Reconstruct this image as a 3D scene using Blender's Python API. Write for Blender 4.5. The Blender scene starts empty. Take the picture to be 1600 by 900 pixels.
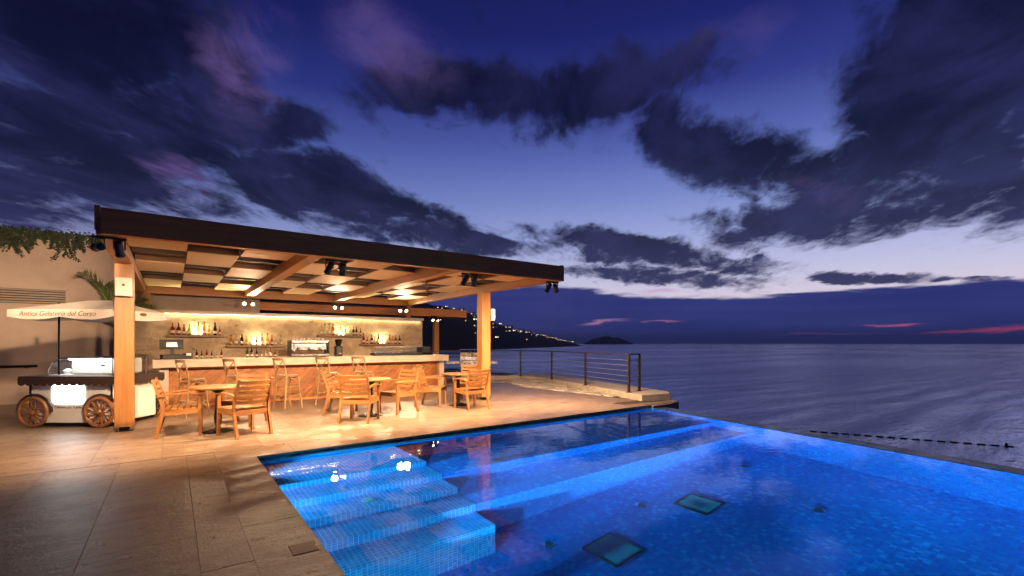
import bpy, bmesh, math, random
from mathutils import Vector, Matrix, noise as mnoise
random.seed(7)
R = math.radians
S = bpy.context.scene
C = S.collection

# ------------------------------------------------------------------ camera, sky, exposure
YAW = 35.9
cd = bpy.data.cameras.new('camera'); cam = bpy.data.objects.new('camera', cd); C.objects.link(cam)
cam.location = (0, 0, 1.45); cam.rotation_euler = (R(90), 0, R(-YAW))
cd.sensor_width = 36; cd.lens = 735 / 1600 * 36; cd.shift_y = 86 / 1600
cd.clip_start = .05; cd.clip_end = 60000
S.camera = cam
S.view_settings.view_transform = 'Standard'; S.view_settings.look = 'None'
S.view_settings.exposure = 0; S.view_settings.gamma = 1
S.render.engine = 'CYCLES'
cy = S.cycles
cy.use_denoising = True
try: cy.denoiser = 'OPENIMAGEDENOISE'
except Exception: pass
cy.max_bounces = 8; cy.diffuse_bounces = 4; cy.glossy_bounces = 4; cy.transmission_bounces = 6; cy.transparent_max_bounces = 12
cy.caustics_reflective = False; cy.caustics_refractive = False
cy.sample_clamp_indirect = 4; cy.blur_glossy = .5

FW = Vector((math.sin(R(YAW)), math.cos(R(YAW)), 0)); RT = Vector((math.cos(R(YAW)), -math.sin(R(YAW)), 0))

def srgb(r, g, b):
    f = lambda c: c / 12.92 if c <= .04045 else ((c + .055) / 1.055) ** 2.4
    return tuple(f(x / 255) for x in (r, g, b))

class G:
    """small node-graph helper"""
    def __init__(s, nt): s.nt = nt; s.n = nt.nodes; s.l = nt.links
    def new(s, t, **kw):
        n = s.n.new(t)
        for k, v in kw.items(): setattr(n, k, v)
        return n
    def put(s, sock, v):
        if isinstance(v, bpy.types.NodeSocket): s.l.new(v, sock)
        elif v is not None:
            if sock.type == 'RGBA' and len(v) == 3: v = (*v, 1)
            sock.default_value = v
    def m(s, op, a, b=None, c=None, clamp=False):
        n = s.new('ShaderNodeMath', operation=op, use_clamp=clamp)
        for i, v in enumerate((a, b, c)):
            if v is not None: s.put(n.inputs[i], v)
        return n.outputs[0]
    def vm(s, op, a, b=None, out=0):
        n = s.new('ShaderNodeVectorMath', operation=op)
        s.put(n.inputs[0], a)
        if b is not None: s.put(n.inputs[3] if op == 'SCALE' else n.inputs[1], b)
        return n.outputs[out]
    def mr(s, v, a, b, c=0., d=1., t='SMOOTHSTEP'):
        n = s.new('ShaderNodeMapRange', interpolation_type=t)
        for i, x in enumerate((v, a, b, c, d)): s.put(n.inputs[i], x)
        return n.outputs[0]
    def mix(s, f, a, b, mode='MIX'):
        n = s.new('ShaderNodeMix', data_type='RGBA', blend_type=mode)
        s.put(n.inputs[0], f); s.put(n.inputs[6], a); s.put(n.inputs[7], b)
        return n.outputs[2]
    def ramp(s, v, stops, interp='LINEAR'):
        n = s.new('ShaderNodeValToRGB'); r = n.color_ramp; r.interpolation = interp
        while len(r.elements) < len(stops): r.elements.new(.5)
        for e, (p, c) in zip(r.elements, stops): e.position = p; e.color = (*c, 1)
        s.put(n.inputs[0], v); return n.outputs[0]
    def noise(s, vec, scale, detail=4, rough=.55, dist=0, out=0):
        n = s.new('ShaderNodeTexNoise'); s.put(n.inputs['Vector'], vec)
        n.inputs['Scale'].default_value = scale; n.inputs['Detail'].default_value = detail
        n.inputs['Roughness'].default_value = rough; n.inputs['Distortion'].default_value = dist
        return n.outputs[out]
    def mapping(s, vec, loc=(0, 0, 0), rot=(0, 0, 0), scale=(1, 1, 1), kind='POINT'):
        n = s.new('ShaderNodeMapping', vector_type=kind); s.put(n.inputs[0], vec)
        n.inputs[1].default_value = loc; n.inputs[2].default_value = rot; n.inputs[3].default_value = scale
        return n.outputs[0]
    def comb(s, x, y, z=0.):
        n = s.new('ShaderNodeCombineXYZ')
        for i, v in enumerate((x, y, z)): s.put(n.inputs[i], v)
        return n.outputs[0]
    def sep(s, v):
        n = s.new('ShaderNodeSeparateXYZ'); s.put(n.inputs[0], v); return n.outputs

# dusk sky: azimuth (0 = north-east over the bar) and elevation in degrees
W = bpy.data.worlds.new('World'); S.world = W; W.use_nodes = True
g = G(W.node_tree); g.n.clear()
tc = g.new('ShaderNodeTexCoord').outputs['Generated']
dirv = g.vm('NORMALIZE', tc)
az = g.m('MULTIPLY', g.m('ARCTAN2', g.vm('DOT_PRODUCT', dirv, tuple(RT), 1), g.vm('DOT_PRODUCT', dirv, tuple(FW), 1)), 57.2958)
zz = g.sep(dirv)[2]
el = g.m('MULTIPLY', g.m('ARCSINE', zz), 57.2958)
# cloud plane coordinates for natural perspective
flat = g.m('ADD', g.m('ABSOLUTE', zz), .16)
cp = g.vm('DIVIDE', dirv, g.comb(flat, flat, flat))
base = g.ramp(g.m('DIVIDE', el, 60., clamp=True), [
    (0, srgb(196, 176, 214)), (.085, srgb(232, 220, 238)), (.13, srgb(206, 206, 238)), (.20, srgb(164, 176, 228)),
    (.28, srgb(124, 142, 208)), (.36, srgb(90, 106, 182)), (.45, srgb(52, 62, 140)), (.55, srgb(32, 38, 108)), (.70, srgb(20, 24, 82)), (1, srgb(14, 15, 56))])
# afterglow sits to the west (right); the sky fades to the other side
glow = g.mr(az, -70., 30., .5, 1.0)
glow = g.m('MULTIPLY', glow, g.mr(g.m('ABSOLUTE', az), 80., 170., 1., .3))
base = g.mix(1., base, g.comb(glow, glow, g.m('POWER', glow, .75)), 'MULTIPLY')
ae = g.comb(az, el)
WD = (math.sin(R(46)), math.cos(R(46)), 0.); WN = (math.cos(R(46)), -math.sin(R(46)), 0.)
sw_ = g.comb(g.m('MULTIPLY', g.vm('DOT_PRODUCT', cp, WD, 1), .62), g.vm('DOT_PRODUCT', cp, WN, 1), g.m('MULTIPLY', g.sep(cp)[2], .5))
wob = g.vm('SCALE', g.vm('SUBTRACT', g.noise(sw_, 2.3, 6, .62, .3, 1), (.5, .5, .5)), 13.)
wob = g.vm('MULTIPLY', wob, g.comb(1., g.mr(el, 3., 25., .22, .8)))
wae = g.vm('ADD', ae, wob)
DARK = [(-44.0,14.5,9.0,3.0,5,1), (-38.,29.,9.,4.,15,.9), (-42.8,25.4,10.7,5.1,19,1), (-41.5,18.9,12.0,5.2,15,1), (-32.6,23.9,5.0,7.7,13,1), (-46.0,11.5,5.7,2.3,5,0.8), (-36.8,14.4,7.5,2.3,-2,0.7), (-26.1,22.0,5.3,2.3,5,1), (-22.2,16.6,13.2,2.7,-12,1), (-8.5,12.4,11.3,1.6,-6,1), (-12.3,15.0,8.9,1.8,-10,0.9), (13.0,11.3,10.3,1.9,-10,1), (21.5,9.2,8.1,1.1,-9,0.9), (-10.8,26.4,8.2,2.2,0,1), (-1.6,27.1,10.8,3.2,-11,1), (10.0,27.0,10.5,3.3,2,1), (20.9,28.2,4.8,2.3,23,0.9), (21.5,21.5,5.4,3.8,-38,1), (28.0,18.0,9.1,3.1,-29,1), (43.6,22.3,7.8,8.2,-18,1.1), (45.2,14.3,5.1,4.6,-13,1), (40.1,17.1,7.8,3.8,11,1), (35.8,12.8,12.4,2.5,2,1), (34.2,17.5,3.2,1.2,-11,0.7), (15.2,7.8,12.2,1.0,-6,0.9), (36.3,6.3,4.3,0.6,-5,1), (43.6,5.6,2.7,0.3,-5,0.8), (46.7,11.9,3.3,1.5,-1,0.8)]
def blob(vec, b, r0=.45, r1=1.75):
    a, e, rx, ry, an, w = b
    p = g.mapping(vec, (a, e, 0), (0, 0, R(an)), (rx, ry, 1), 'TEXTURE')
    return g.m('MULTIPLY', g.mr(g.vm('LENGTH', p, None, 1), r0, r1, 1., 0.), w)
dens = None
for b in DARK:
    v = blob(wae, b)
    dens = v if dens is None else g.m('MAXIMUM', dens, v)
# the same broken cloud cover carries on round the rest of the sky
rest = g.m('MAXIMUM', g.mr(g.m('ABSOLUTE', az), 46., 62.), g.mr(el, 31., 42.))
cover = g.mr(g.noise(cp, .9, 3, .5), .42, .62)
dens = g.m('MAXIMUM', dens, g.m('MULTIPLY', rest, cover))
fb = g.noise(sw_, 4.6, 9, .64, .5)
fb2 = g.noise(sw_, 2.6, 7, .6, .4)
fb3 = g.noise(sw_, 15., 7, .66, .6)
raw = g.m('ADD', dens, g.m('ADD', g.m('MULTIPLY', g.m('SUBTRACT', fb, .5), 1.75), g.m('MULTIPLY', g.m('SUBTRACT', fb3, .5), .65)))
cloud = g.mr(raw, .20, .90)
# cloud shading: blue-black cores, violet thin parts
core = g.mix(g.mr(fb2, .35, .7), srgb(11, 13, 38), srgb(38, 41, 84))
lowtint = g.mr(el, 4., 16., 1., 0.)
core = g.mix(g.m('MULTIPLY', lowtint, .6), core, srgb(44, 52, 112))
sky = g.mix(g.m('MULTIPLY', cloud, .95), base, core)
# thin violet veils still catching the last light
veil = None
for b in [(-29.5, 27.5, 4.2, 6.5, -12, .5), (-13.5, 30.5, 8.0, 4.5, -15, .38), (-35.8, 16.7, 3.0, 1.4, -20, .6), (26.5, 31., 5., 2.2, 20, .15), (31.0, 15.2, 8, 1.0, -15, .2)]:
    v = blob(wae, b, .2, 1.3); veil = v if veil is None else g.m('MAXIMUM', veil, v)
veil = g.m('MULTIPLY', veil, g.mr(fb, .35, .65))
sky = g.mix(veil, sky, srgb(124, 100, 168))
# low bank of cloud over the sea horizon, with a few pink streaks
edge = g.m('ADD', g.m('ADD', 5.2, g.mr(az, 5., 20., 1.7, 0.)), g.m('MULTIPLY', g.m('SUBTRACT', g.noise(g.vm('MULTIPLY', ae, (.12, 1.1, 1.)), 1., 5, .6), .5), 2.2))
bank = g.mr(g.m('SUBTRACT', edge, el), -.25, .35)
bankcol = g.mix(g.noise(g.vm('MULTIPLY', ae, (.06, .8, 1.)), 1., 4, .5), srgb(34, 44, 108), srgb(66, 72, 140))
bankcol = g.mix(g.mr(el, 0., 2.0, 1., 0.), bankcol, srgb(38, 46, 104))
sky = g.mix(bank, sky, bankcol)
swob = g.vm('ADD', ae, g.vm('MULTIPLY', g.vm('SUBTRACT', g.noise(g.vm('MULTIPLY', ae, (.3, 1.5, 1.)), 1., 4, .6, 0, 1), (.5, .5, .5)), (6., .9, 0.)))
for b, col in [((38.3, 1.75, 2.3, .16, 0, .9), (206, 100, 150)), ((47.5, 1.15, 6.0, .24, 2, .8), (200, 78, 126)), ((10.6, 2.55, 3.2, .28, 5, .9), (180, 128, 178)),
               ((17.5, 2.5, 1.8, .14, 0, .8), (170, 110, 165)), ((17.4, 6.0, 2.6, .3, 0, .8), (214, 176, 214)), ((34, .95, 6, .12, 0, .35), (140, 84, 150))]:
    sky = g.mix(blob(swob, b, .2, 1.3), sky, srgb(*col))
sky = g.mix(g.mr(el, -.3, -.6, 0., 1.), sky, srgb(22, 26, 58))
bg = g.new('ShaderNodeBackground'); g.put(bg.inputs[0], sky); bg.inputs[1].default_value = 1.0
g.l.new(bg.outputs[0], g.new('ShaderNodeOutputWorld').inputs[0])
W.cycles.sampling_method = 'MANUAL'; W.cycles.sample_map_resolution = 512

# ------------------------------------------------------------------ materials
MATS = {}
def material(name):
    m = bpy.data.materials.new(name); m.use_nodes = True
    gg = G(m.node_tree); gg.n.clear()
    out = gg.new('ShaderNodeOutputMaterial'); p = gg.new('ShaderNodeBsdfPrincipled')
    gg.l.new(p.outputs[0], out.inputs[0]); MATS[name] = m
    return m, gg, p, out
def bump(gg, p, h, strength=.3, dist=.01):
    b = gg.new('ShaderNodeBump'); b.inputs['Strength'].default_value = strength; b.inputs['Distance'].default_value = dist
    gg.put(b.inputs['Height'], h); gg.l.new(b.outputs[0], p.inputs['Normal'])
def simple(name, col, rough=.5, metal=0., var=.15, scale=6., bstr=.0):
    m, gg, p, out = material(name)
    o = gg.new('ShaderNodeTexCoord').outputs['Object']
    n = gg.noise(o, scale, 5, .6)
    c = gg.mix(gg.mr(n, .3, .7), tuple(x * (1 - var) for x in col), tuple(min(1, x * (1 + var)) for x in col))
    gg.put(p.inputs['Base Color'], c); gg.put(p.inputs['Roughness'], gg.mr(n, .2, .8, max(.03, rough - .08), min(1, rough + .08)))
    p.inputs['Metallic'].default_value = metal
    if bstr: bump(gg, p, gg.noise(o, scale * 8, 4), bstr, .004)
    return m
def wood(name, col, axis='x', rough=.5, dark=.6, sc=1.):
    m, gg, p, out = material(name)
    o = gg.new('ShaderNodeTexCoord').outputs['Object']
    rnd = gg.new('ShaderNodeObjectInfo').outputs['Random']
    off = gg.comb(gg.m('MULTIPLY', rnd, 17.), gg.m('MULTIPLY', rnd, 31.), gg.m('MULTIPLY', rnd, 11.))
    st = {'x': (1.2, 14, 14), 'y': (14, 1.2, 14), 'z': (14, 14, 1.2)}[axis]
    v = gg.vm('MULTIPLY', gg.vm('ADD', o, off), tuple(x * sc for x in st))
    n = gg.noise(v, 1., 6, .6, .6); n2 = gg.noise(v, 4., 4, .6)
    k = gg.m('ADD', gg.m('MULTIPLY', n, .75), gg.m('MULTIPLY', n2, .25))
    c = gg.mix(gg.mr(k, .32, .66), tuple(x * dark for x in col), col)
    tone = gg.mr(rnd, 0., 1., .82, 1.12, 'LINEAR')
    c = gg.mix(1., c, gg.comb(tone, tone, tone), 'MULTIPLY')
    gg.put(p.inputs['Base Color'], c); gg.put(p.inputs['Roughness'], gg.mr(n, .2, .8, rough - .1, rough + .12))
    bump(gg, p, k, .25, .004)
    return m
def emit(name, col, strength):
    m, gg, p, out = material(name)
    e = gg.new('ShaderNodeEmission'); e.inputs[0].default_value = (*col, 1); e.inputs[1].default_value = strength
    gg.l.new(e.outputs[0], out.inputs[0]); return m

WARM = (1., .675, .41)
for ax in 'xyz':
    wood('teak_' + ax, (.37, .15, .037), ax, .5)
    wood('beam_' + ax, (.44, .185, .045), ax, .5, .7)
    wood('dark_wood_' + ax, (.85, .30, .08), ax, .55, .65)
    wood('stool_' + ax, (.36, .22, .10), ax, .45)
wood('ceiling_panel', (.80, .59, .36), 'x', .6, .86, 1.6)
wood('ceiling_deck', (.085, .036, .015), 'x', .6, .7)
wood('panel_side', (.20, .085, .03), 'x', .6, .7)
wood('board', (.40, .145, .035), 'x', .45, .62)
wood('shelf', (.26, .16, .08), 'x', .5)
wood('wheel_wood', (.36, .15, .05), 'x', .4)
simple('black_metal', (.012, .011, .010), .38, .6)
simple('cast_iron', (.018, .016, .014), .3, .5)
simple('steel', (.62, .60, .57), .22, 1., .06, 20)
simple('rail_metal', (.10, .075, .055), .42, .8, .2)
simple('cable', (.7, .68, .65), .42, .9)
simple('black_plastic', (.008, .008, .009), .5)
simple('paper', (.75, .72, .68), .6)
simple('white_enamel', (.74, .70, .64), .35, 0, .05)
simple('white_plastic', (.58, .56, .53), .35, 0, .05)
simple('canvas', (.62, .55, .48), .8, 0, .08, 9, .15)
simple('awning_cloth', (.035, .016, .012), .8)
simple('brown_print', (.16, .075, .035), .7)
simple('bronze_lid', (.17, .06, .03), .5, .2)
simple('sea_wall', (.22, .20, .17), .8, 0, .25, 3, .3)
simple('hill_ground', (.020, .024, .020), .95, 0, .5, .02)
simple('house_wall', (.05, .045, .04), .9)
simple('palm_trunk', (.16, .12, .07), .9, 0, .3, 12, .4)
simple('leaf_dark', (.022, .034, .012), .6, 0, .4, 4)
simple('leaf_palm', (.12, .17, .035), .5, 0, .3, 3)
simple('pebble', (.48, .40, .32), .7, 0, .35, 2)
simple('float_black', (.02, .012, .012), .5)
simple('float_red', (.35, .03, .02), .5)
simple('label_paper', (.6, .5, .36), .6)
simple('vent_paint', (.42, .33, .25), .6, 0, .05)
emit('lens_warm', (1., .72, .40), 25.)
emit('lens_hot', (1., .80, .52), 60.)
emit('lens_dim', (1., .70, .40), 5.)
emit('led_strip', (1., .74, .42), 2.)
emit('shelf_glow', (1., .90, .58), 30.)
emit('backlit_white', (.93, .97, 1.), 6.)
emit('display_tube', (.90, .96, 1.), 16.)
emit('pool_lens', (.35, .65, 1.), 8.)
emit('town_light', (1., .66, .36), 2.2)
emit('town_light_white', (1., .90, .74), 3.4)

# stone paving: big honed slabs with faint veins and a pitted face
m, gg, p, out = material('paving')
pos = gg.new('ShaderNodeNewGeometry').outputs['Position']; rnd = gg.new('ShaderNodeObjectInfo').outputs['Random']
off = gg.comb(gg.m('MULTIPLY', rnd, 5.), gg.m('MULTIPLY', rnd, 9.), 0.)
pv = gg.vm('ADD', gg.mapping(pos, (0, 0, 0), (0, 0, R(14)), (1.3, 3.4, 1)), off)
vein = gg.noise(pv, 1.6, 7, .62, .7); fine = gg.noise(pos, 42., 5, .65); mid = gg.noise(gg.vm('ADD', pos, off), 5., 5, .6)
c = gg.mix(gg.mr(vein, .3, .72), (.180, .108, .062), (.31, .220, .145))
c = gg.mix(gg.mr(fine, .55, .75, 0., .4), c, (.10, .062, .04))
c = gg.mix(gg.mr(mid, .52, .8, 0., .35), c, (.14, .092, .06))
tone = gg.mr(rnd, 0., 1., .93, 1.04, 'LINEAR'); c = gg.mix(1., c, gg.comb(tone, tone, tone), 'MULTIPLY')
gg.put(p.inputs['Base Color'], c)
gg.put(p.inputs['Roughness'], gg.mr(gg.m('ADD', gg.m('MULTIPLY', fine, .5), gg.m('MULTIPLY', mid, .5)), .3, .7, .24, .44))
bump(gg, p, gg.m('ADD', gg.m('MULTIPLY', fine, .5), gg.m('MULTIPLY', gg.noise(pv, 7., 6, .65), .9)), .75, .014)
simple('grout', (.06, .042, .028), .9, 0, .2, 20)
simple('kerb_stone', (.50, .42, .33), .6, 0, .15, 4, .3)
simple('counter_stone', (.56, .44, .32), .4, 0, .12, 5, .1)

# plastered tall wall
m, gg, p, out = material('plaster')
pos = gg.new('ShaderNodeNewGeometry').outputs['Position']
n = gg.noise(pos, 1.1, 6, .6); n2 = gg.noise(pos, 30., 4, .6)
gg.put(p.inputs['Base Color'], gg.mix(gg.mr(n, .3, .7), (.38, .28, .215), (.48, .365, .285))); p.inputs['Roughness'].default_value = .85
bump(gg, p, n2, .15, .004)
# rough travertine back wall with weathered dark pockets
m, gg, p, out = material('travertine')
pos = gg.new('ShaderNodeNewGeometry').outputs['Position']
n = gg.noise(gg.vm('MULTIPLY', pos, (1, 1, 1.6)), 2.2, 8, .65, .5); n2 = gg.noise(pos, 9., 7, .7); sp = gg.noise(gg.vm('MULTIPLY', pos, (1, 1, 1.8)), 3.3, 3, .5)
c = gg.mix(gg.mr(n, .3, .7), (.32, .23, .135), (.54, .42, .27)); c = gg.mix(gg.mr(n2, .45, .75, 0., .45), c, (.22, .17, .11))
c = gg.mix(gg.mr(sp, .66, .73, 0., .75), c, (.09, .07, .045))
gg.put(p.inputs['Base Color'], c); p.inputs['Roughness'].default_value = .75
bump(gg, p, gg.m('ADD', n2, gg.m('MULTIPLY', n, .8)), .7, .03)

# blue glass mosaic, 5 cm
def mosaic(name, cols, T=.05, gl=.5):
    m, gg, p, out = material(name)
    geo = gg.new('ShaderNodeNewGeometry'); pos = geo.outputs['Position']
    q = gg.vm('SCALE', gg.vm('ADD', pos, (.013, .017, .025)), 1 / T)
    wn = gg.new('ShaderNodeTexWhiteNoise', noise_dimensions='3D'); gg.put(wn.inputs[0], gg.vm('FLOOR', gg.vm('ADD', q, gg.vm('SCALE', geo.outputs['True Normal'], -.2))))
    fr = gg.sep(gg.vm('FRACTION', q)); nr = gg.sep(gg.vm('ABSOLUTE', geo.outputs['True Normal']))
    grout = None
    for i in range(3):
        e = gg.m('MULTIPLY', gg.m('LESS_THAN', g_min(gg, fr[i]), .045), gg.m('LESS_THAN', nr[i], .6))
        grout = e if grout is None else gg.m('MAXIMUM', grout, e)
    c = gg.ramp(wn.outputs[0], cols)
    big = gg.noise(pos, .9, 3, .5)
    c = gg.mix(gg.mr(big, .35, .7, 0., .35), c, (.004, .07, .30))
    c = gg.mix(gg.m('MULTIPLY', grout, gl), c, (.16, .36, .60))
    gg.put(p.inputs['Base Color'], c); p.inputs['Roughness'].default_value = .22
    return m
def g_min(gg, f): return gg.m('MINIMUM', f, gg.m('SUBTRACT', 1., f))
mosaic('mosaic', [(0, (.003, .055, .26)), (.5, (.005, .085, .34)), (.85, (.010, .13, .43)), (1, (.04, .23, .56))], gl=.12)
mosaic('mosaic_stair', [(0, (.02, .15, .45)), (.5, (.04, .24, .60)), (1, (.14, .42, .80))])  # paler copy of the mosaic: the lit stairs' glow is put into the colour
simple('mosaic_grout', (.45, .68, .82), .5)
simple('dark_tile', (.006, .007, .014), .18)
simple('weir_slate', (.045, .042, .05), .25, 0, .2, 4)
m, gg, p, out = material('pool_fitting_glass'); p.inputs['Base Color'].default_value = (.04, .30, .34, 1); p.inputs['Roughness'].default_value = .15
o = gg.new('ShaderNodeTexCoord').outputs['Object']
gg.put(p.inputs['Base Color'], gg.mix(gg.mr(gg.vm('LENGTH', o, None, 1), .02, .22), (.003, .025, .04), (.015, .085, .11)))

# still pool water and the open sea
m, gg, p, out = material('pool_water')
p.inputs['Base Color'].default_value = (.82, .93, 1, 1); p.inputs['Roughness'].default_value = 0; p.inputs['IOR'].default_value = 1.333; p.inputs['Transmission Weight'].default_value = 1
pos = gg.new('ShaderNodeNewGeometry').outputs['Position']
bump(gg, p, gg.m('ADD', gg.noise(gg.vm('MULTIPLY', pos, (1, 1.6, 1)), 2.4, 2, .5), gg.m('MULTIPLY', gg.noise(pos, 9., 2, .5), .18)), .05, .03)
m, gg, p, out = material('sea')
pos = gg.new('ShaderNodeNewGeometry').outputs['Position']
rp = gg.mapping(pos, (0, 0, 0), (0, 0, R(YAW)), (.20, 1, 1))
w1 = gg.noise(rp, .30, 7, .62, .4); w2 = gg.noise(rp, .022, 4, .55, .3); w3 = gg.noise(rp, 1.6, 4, .6)
gl = gg.new('ShaderNodeBsdfGlossy'); gl.inputs[0].default_value = (.60, .63, .78, 1); df = gg.new('ShaderNodeBsdfDiffuse'); df.inputs[0].default_value = (.012, .016, .05, 1); fz = gg.new('ShaderNodeFresnel'); fz.inputs[0].default_value = 1.333; mx = gg.new('ShaderNodeMixShader')
gg.l.new(fz.outputs[0], mx.inputs[0]); gg.l.new(df.outputs[0], mx.inputs[1]); gg.l.new(gl.outputs[0], mx.inputs[2]); gg.l.new(mx.outputs[0], out.inputs[0])
gg.put(gl.inputs['Roughness'], gg.mr(w2, .35, .65, .07, .20))
bump(gg, p, gg.m('ADD', gg.m('ADD', gg.m('MULTIPLY', w1, 1.), gg.m('MULTIPLY', w2, 5.)), gg.m('MULTIPLY', w3, .22)), .62, .8)
nb = p.inputs['Normal'].links[0].from_socket
for q_ in (gl, df, fz): gg.l.new(nb, q_.inputs['Normal'])

def clear_glass(name, tint, gloss=.06, rough=.03):
    m, gg, p, out = material(name)
    t = gg.new('ShaderNodeBsdfTransparent'); t.inputs[0].default_value = (*tint, 1)
    gl = gg.new('ShaderNodeBsdfGlossy'); gl.inputs['Roughness'].default_value = rough
    lw = gg.new('ShaderNodeLayerWeight'); lw.inputs[0].default_value = .5
    mx = gg.new('ShaderNodeMixShader'); gg.put(mx.inputs[0], gg.m('ADD', gg.m('MULTIPLY', gg.m('POWER', lw.outputs['Facing'], 4.), .7), gloss, clamp=True))
    gg.l.new(t.outputs[0], mx.inputs[1]); gg.l.new(gl.outputs[0], mx.inputs[2]); gg.l.new(mx.outputs[0], out.inputs[0])
clear_glass('clear_glass', (.94, .97, .98))
BOT = {'amber': (.75, .32, .06), 'green': (.35, .62, .22), 'clear': (.90, .90, .84), 'dark': (.10, .045, .02), 'yellow': (.92, .72, .18), 'red': (.45, .08, .04)}
for k, v in BOT.items(): clear_glass('bottle_' + k, v, .05, .08)
simple('cap_dark', (.02, .015, .012), .4); simple('cap_gold', (.6, .4, .12), .3, .8)

# ------------------------------------------------------------------ mesh helpers
class MB:
    def __init__(s): s.v = []; s.f = []; s.sm = []; s.mi = []
    def add(s, verts, faces, M=None, smooth=False, mi=0):
        o = len(s.v)
        s.v += [tuple(M @ Vector(v)) if M else tuple(v) for v in verts]
        for f in faces: s.f.append([o + i for i in f]); s.sm.append(smooth); s.mi.append(mi)
        return s
    def box(s, c, d, M=None, mi=0):
        x, y, z = (a / 2 for a in d)
        vs = [(c[0] + i * x, c[1] + j * y, c[2] + k * z) for i in (-1, 1) for j in (-1, 1) for k in (-1, 1)]
        return s.add(vs, [(0, 1, 3, 2), (4, 6, 7, 5), (0, 4, 5, 1), (2, 3, 7, 6), (0, 2, 6, 4), (1, 5, 7, 3)], M, mi=mi)
    def bar(s, a, b, w, h, up=(0, 0, 1), w2=None, h2=None):
        a, b = Vector(a), Vector(b); d = (b - a).normalized(); r = d.cross(Vector(up))
        if r.length < 1e-4: r = d.cross(Vector((0, 1, 0)))
        r.normalize(); u = r.cross(d); w2 = w2 or w; h2 = h2 or h
        vs = []
        for p, ww, hh in ((a, w, h), (b, w2, h2)):
            vs += [p + r * (i * ww / 2) + u * (j * hh / 2) for i, j in ((-1, -1), (1, -1), (1, 1), (-1, 1))]
        return s.add(vs, [(3, 2, 1, 0), (4, 5, 6, 7), (0, 1, 5, 4), (1, 2, 6, 5), (2, 3, 7, 6), (3, 0, 4, 7)])
    def tube(s, pts, r, n=8, closed=False):
        pts = [Vector(p) for p in pts]; k = len(pts); rs = r if isinstance(r, (list, tuple)) else [r] * k
        vs = []; ref = None
        for i, p in enumerate(pts):
            d = (pts[(i + 1) % k] - pts[i - 1]) if closed else (pts[min(i + 1, k - 1)] - pts[max(i - 1, 0)])
            d.normalize()
            if ref is None:
                ref = d.cross(Vector((0, 0, 1)))
                if ref.length < .1: ref = d.cross(Vector((0, 1, 0)))
            ref = (ref - d * ref.dot(d)).normalized(); q = d.cross(ref)
            vs += [p + ref * (rs[i] * math.cos(2 * math.pi * j / n)) + q * (rs[i] * math.sin(2 * math.pi * j / n)) for j in range(n)]
        fs = [(i * n + j, i * n + (j + 1) % n, ((i + 1) % k) * n + (j + 1) % n, ((i + 1) % k) * n + j) for i in range(k if closed else k - 1) for j in range(n)]
        if not closed: fs += [tuple(range(n))[::-1], tuple((k - 1) * n + j for j in range(n))]
        return s.add(vs, fs, smooth=True)
    def lathe(s, prof, n=16, M=None, mi=0):
        vs = [(r * math.cos(2 * math.pi * j / n), r * math.sin(2 * math.pi * j / n), z) for r, z in prof for j in range(n)]
        fs = [(i * n + j, i * n + (j + 1) % n, (i + 1) * n + (j + 1) % n, (i + 1) * n + j) for i in range(len(prof) - 1) for j in range(n)]
        fs += [tuple(range(n))[::-1], tuple((len(prof) - 1) * n + j for j in range(n))]
        return s.add(vs, fs, M, True, mi)
    def prism(s, poly, z0, z1, M=None):
        n = len(poly)
        vs = [(x, y, z0) for x, y in poly] + [(x, y, z1) for x, y in poly]
        return s.add(vs, [tuple(range(n))[::-1], tuple(range(n, 2 * n))] + [(i, (i + 1) % n, n + (i + 1) % n, n + i) for i in range(n)], M)
    def mesh(s, name, mats, bevel=0):
        me = bpy.data.meshes.new(name); me.from_pydata(s.v, [], s.f); me.update()
        for m_ in (mats if isinstance(mats, (list, tuple)) else [mats]): me.materials.append(MATS[m_])
        me.polygons.foreach_set('use_smooth', s.sm); me.polygons.foreach_set('material_index', s.mi)
        bm = bmesh.new(); bm.from_mesh(me); bmesh.ops.recalc_face_normals(bm, faces=bm.faces)
        if bevel: bmesh.ops.bevel(bm, geom=list(bm.edges), offset=bevel, segments=2, affect='EDGES', profile=.5)
        for e in bm.edges:
            if len(e.link_faces) == 2 and e.calc_face_angle(0) > .7: e.smooth = False
        bm.to_mesh(me); bm.free()
        return me
    def build(s, name, mats, parent=None, bevel=0, loc=None, kind=None):
        return obj(name, s.mesh(name, mats, bevel), parent, loc, kind)
def obj(name, me, parent=None, loc=None, kind=None):
    o = bpy.data.objects.new(name, me); C.objects.link(o)
    if parent: o.parent = parent
    if loc: o.location = loc
    if kind: o['kind'] = kind
    return o
def tag(o, label, cat, group=None):
    o['label'] = label; o['category'] = cat
    if group: o['group'] = group
    return o
def thing(name, label, cat, loc=(0, 0, 0), rz=0, group=None):
    o = bpy.data.objects.new(name, None); C.objects.link(o); o.empty_display_size = .1
    o.location = loc; o.rotation_euler = (0, 0, rz)
    return tag(o, label, cat, group)
def dup(root, loc=None, rz=None, label=None, group=None, parent=None):
    r = root.copy(); C.objects.link(r)
    if parent: r.parent = parent
    if loc: r.location = loc
    if rz is not None: r.rotation_euler = (0, 0, rz)
    if label: r['label'] = label
    if group: r['group'] = group
    for ch in list(root.children): dup(ch, parent=r)
    return r
def arc(c, r, a0, a1, n, plane='xz'):
    o = []
    for i in range(n + 1):
        a = R(a0 + (a1 - a0) * i / n); u, v = r * math.cos(a), r * math.sin(a)
        o.append((c[0] + u, c[1], c[2] + v) if plane == 'xz' else (c[0], c[1] + u, c[2] + v))
    return o
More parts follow.
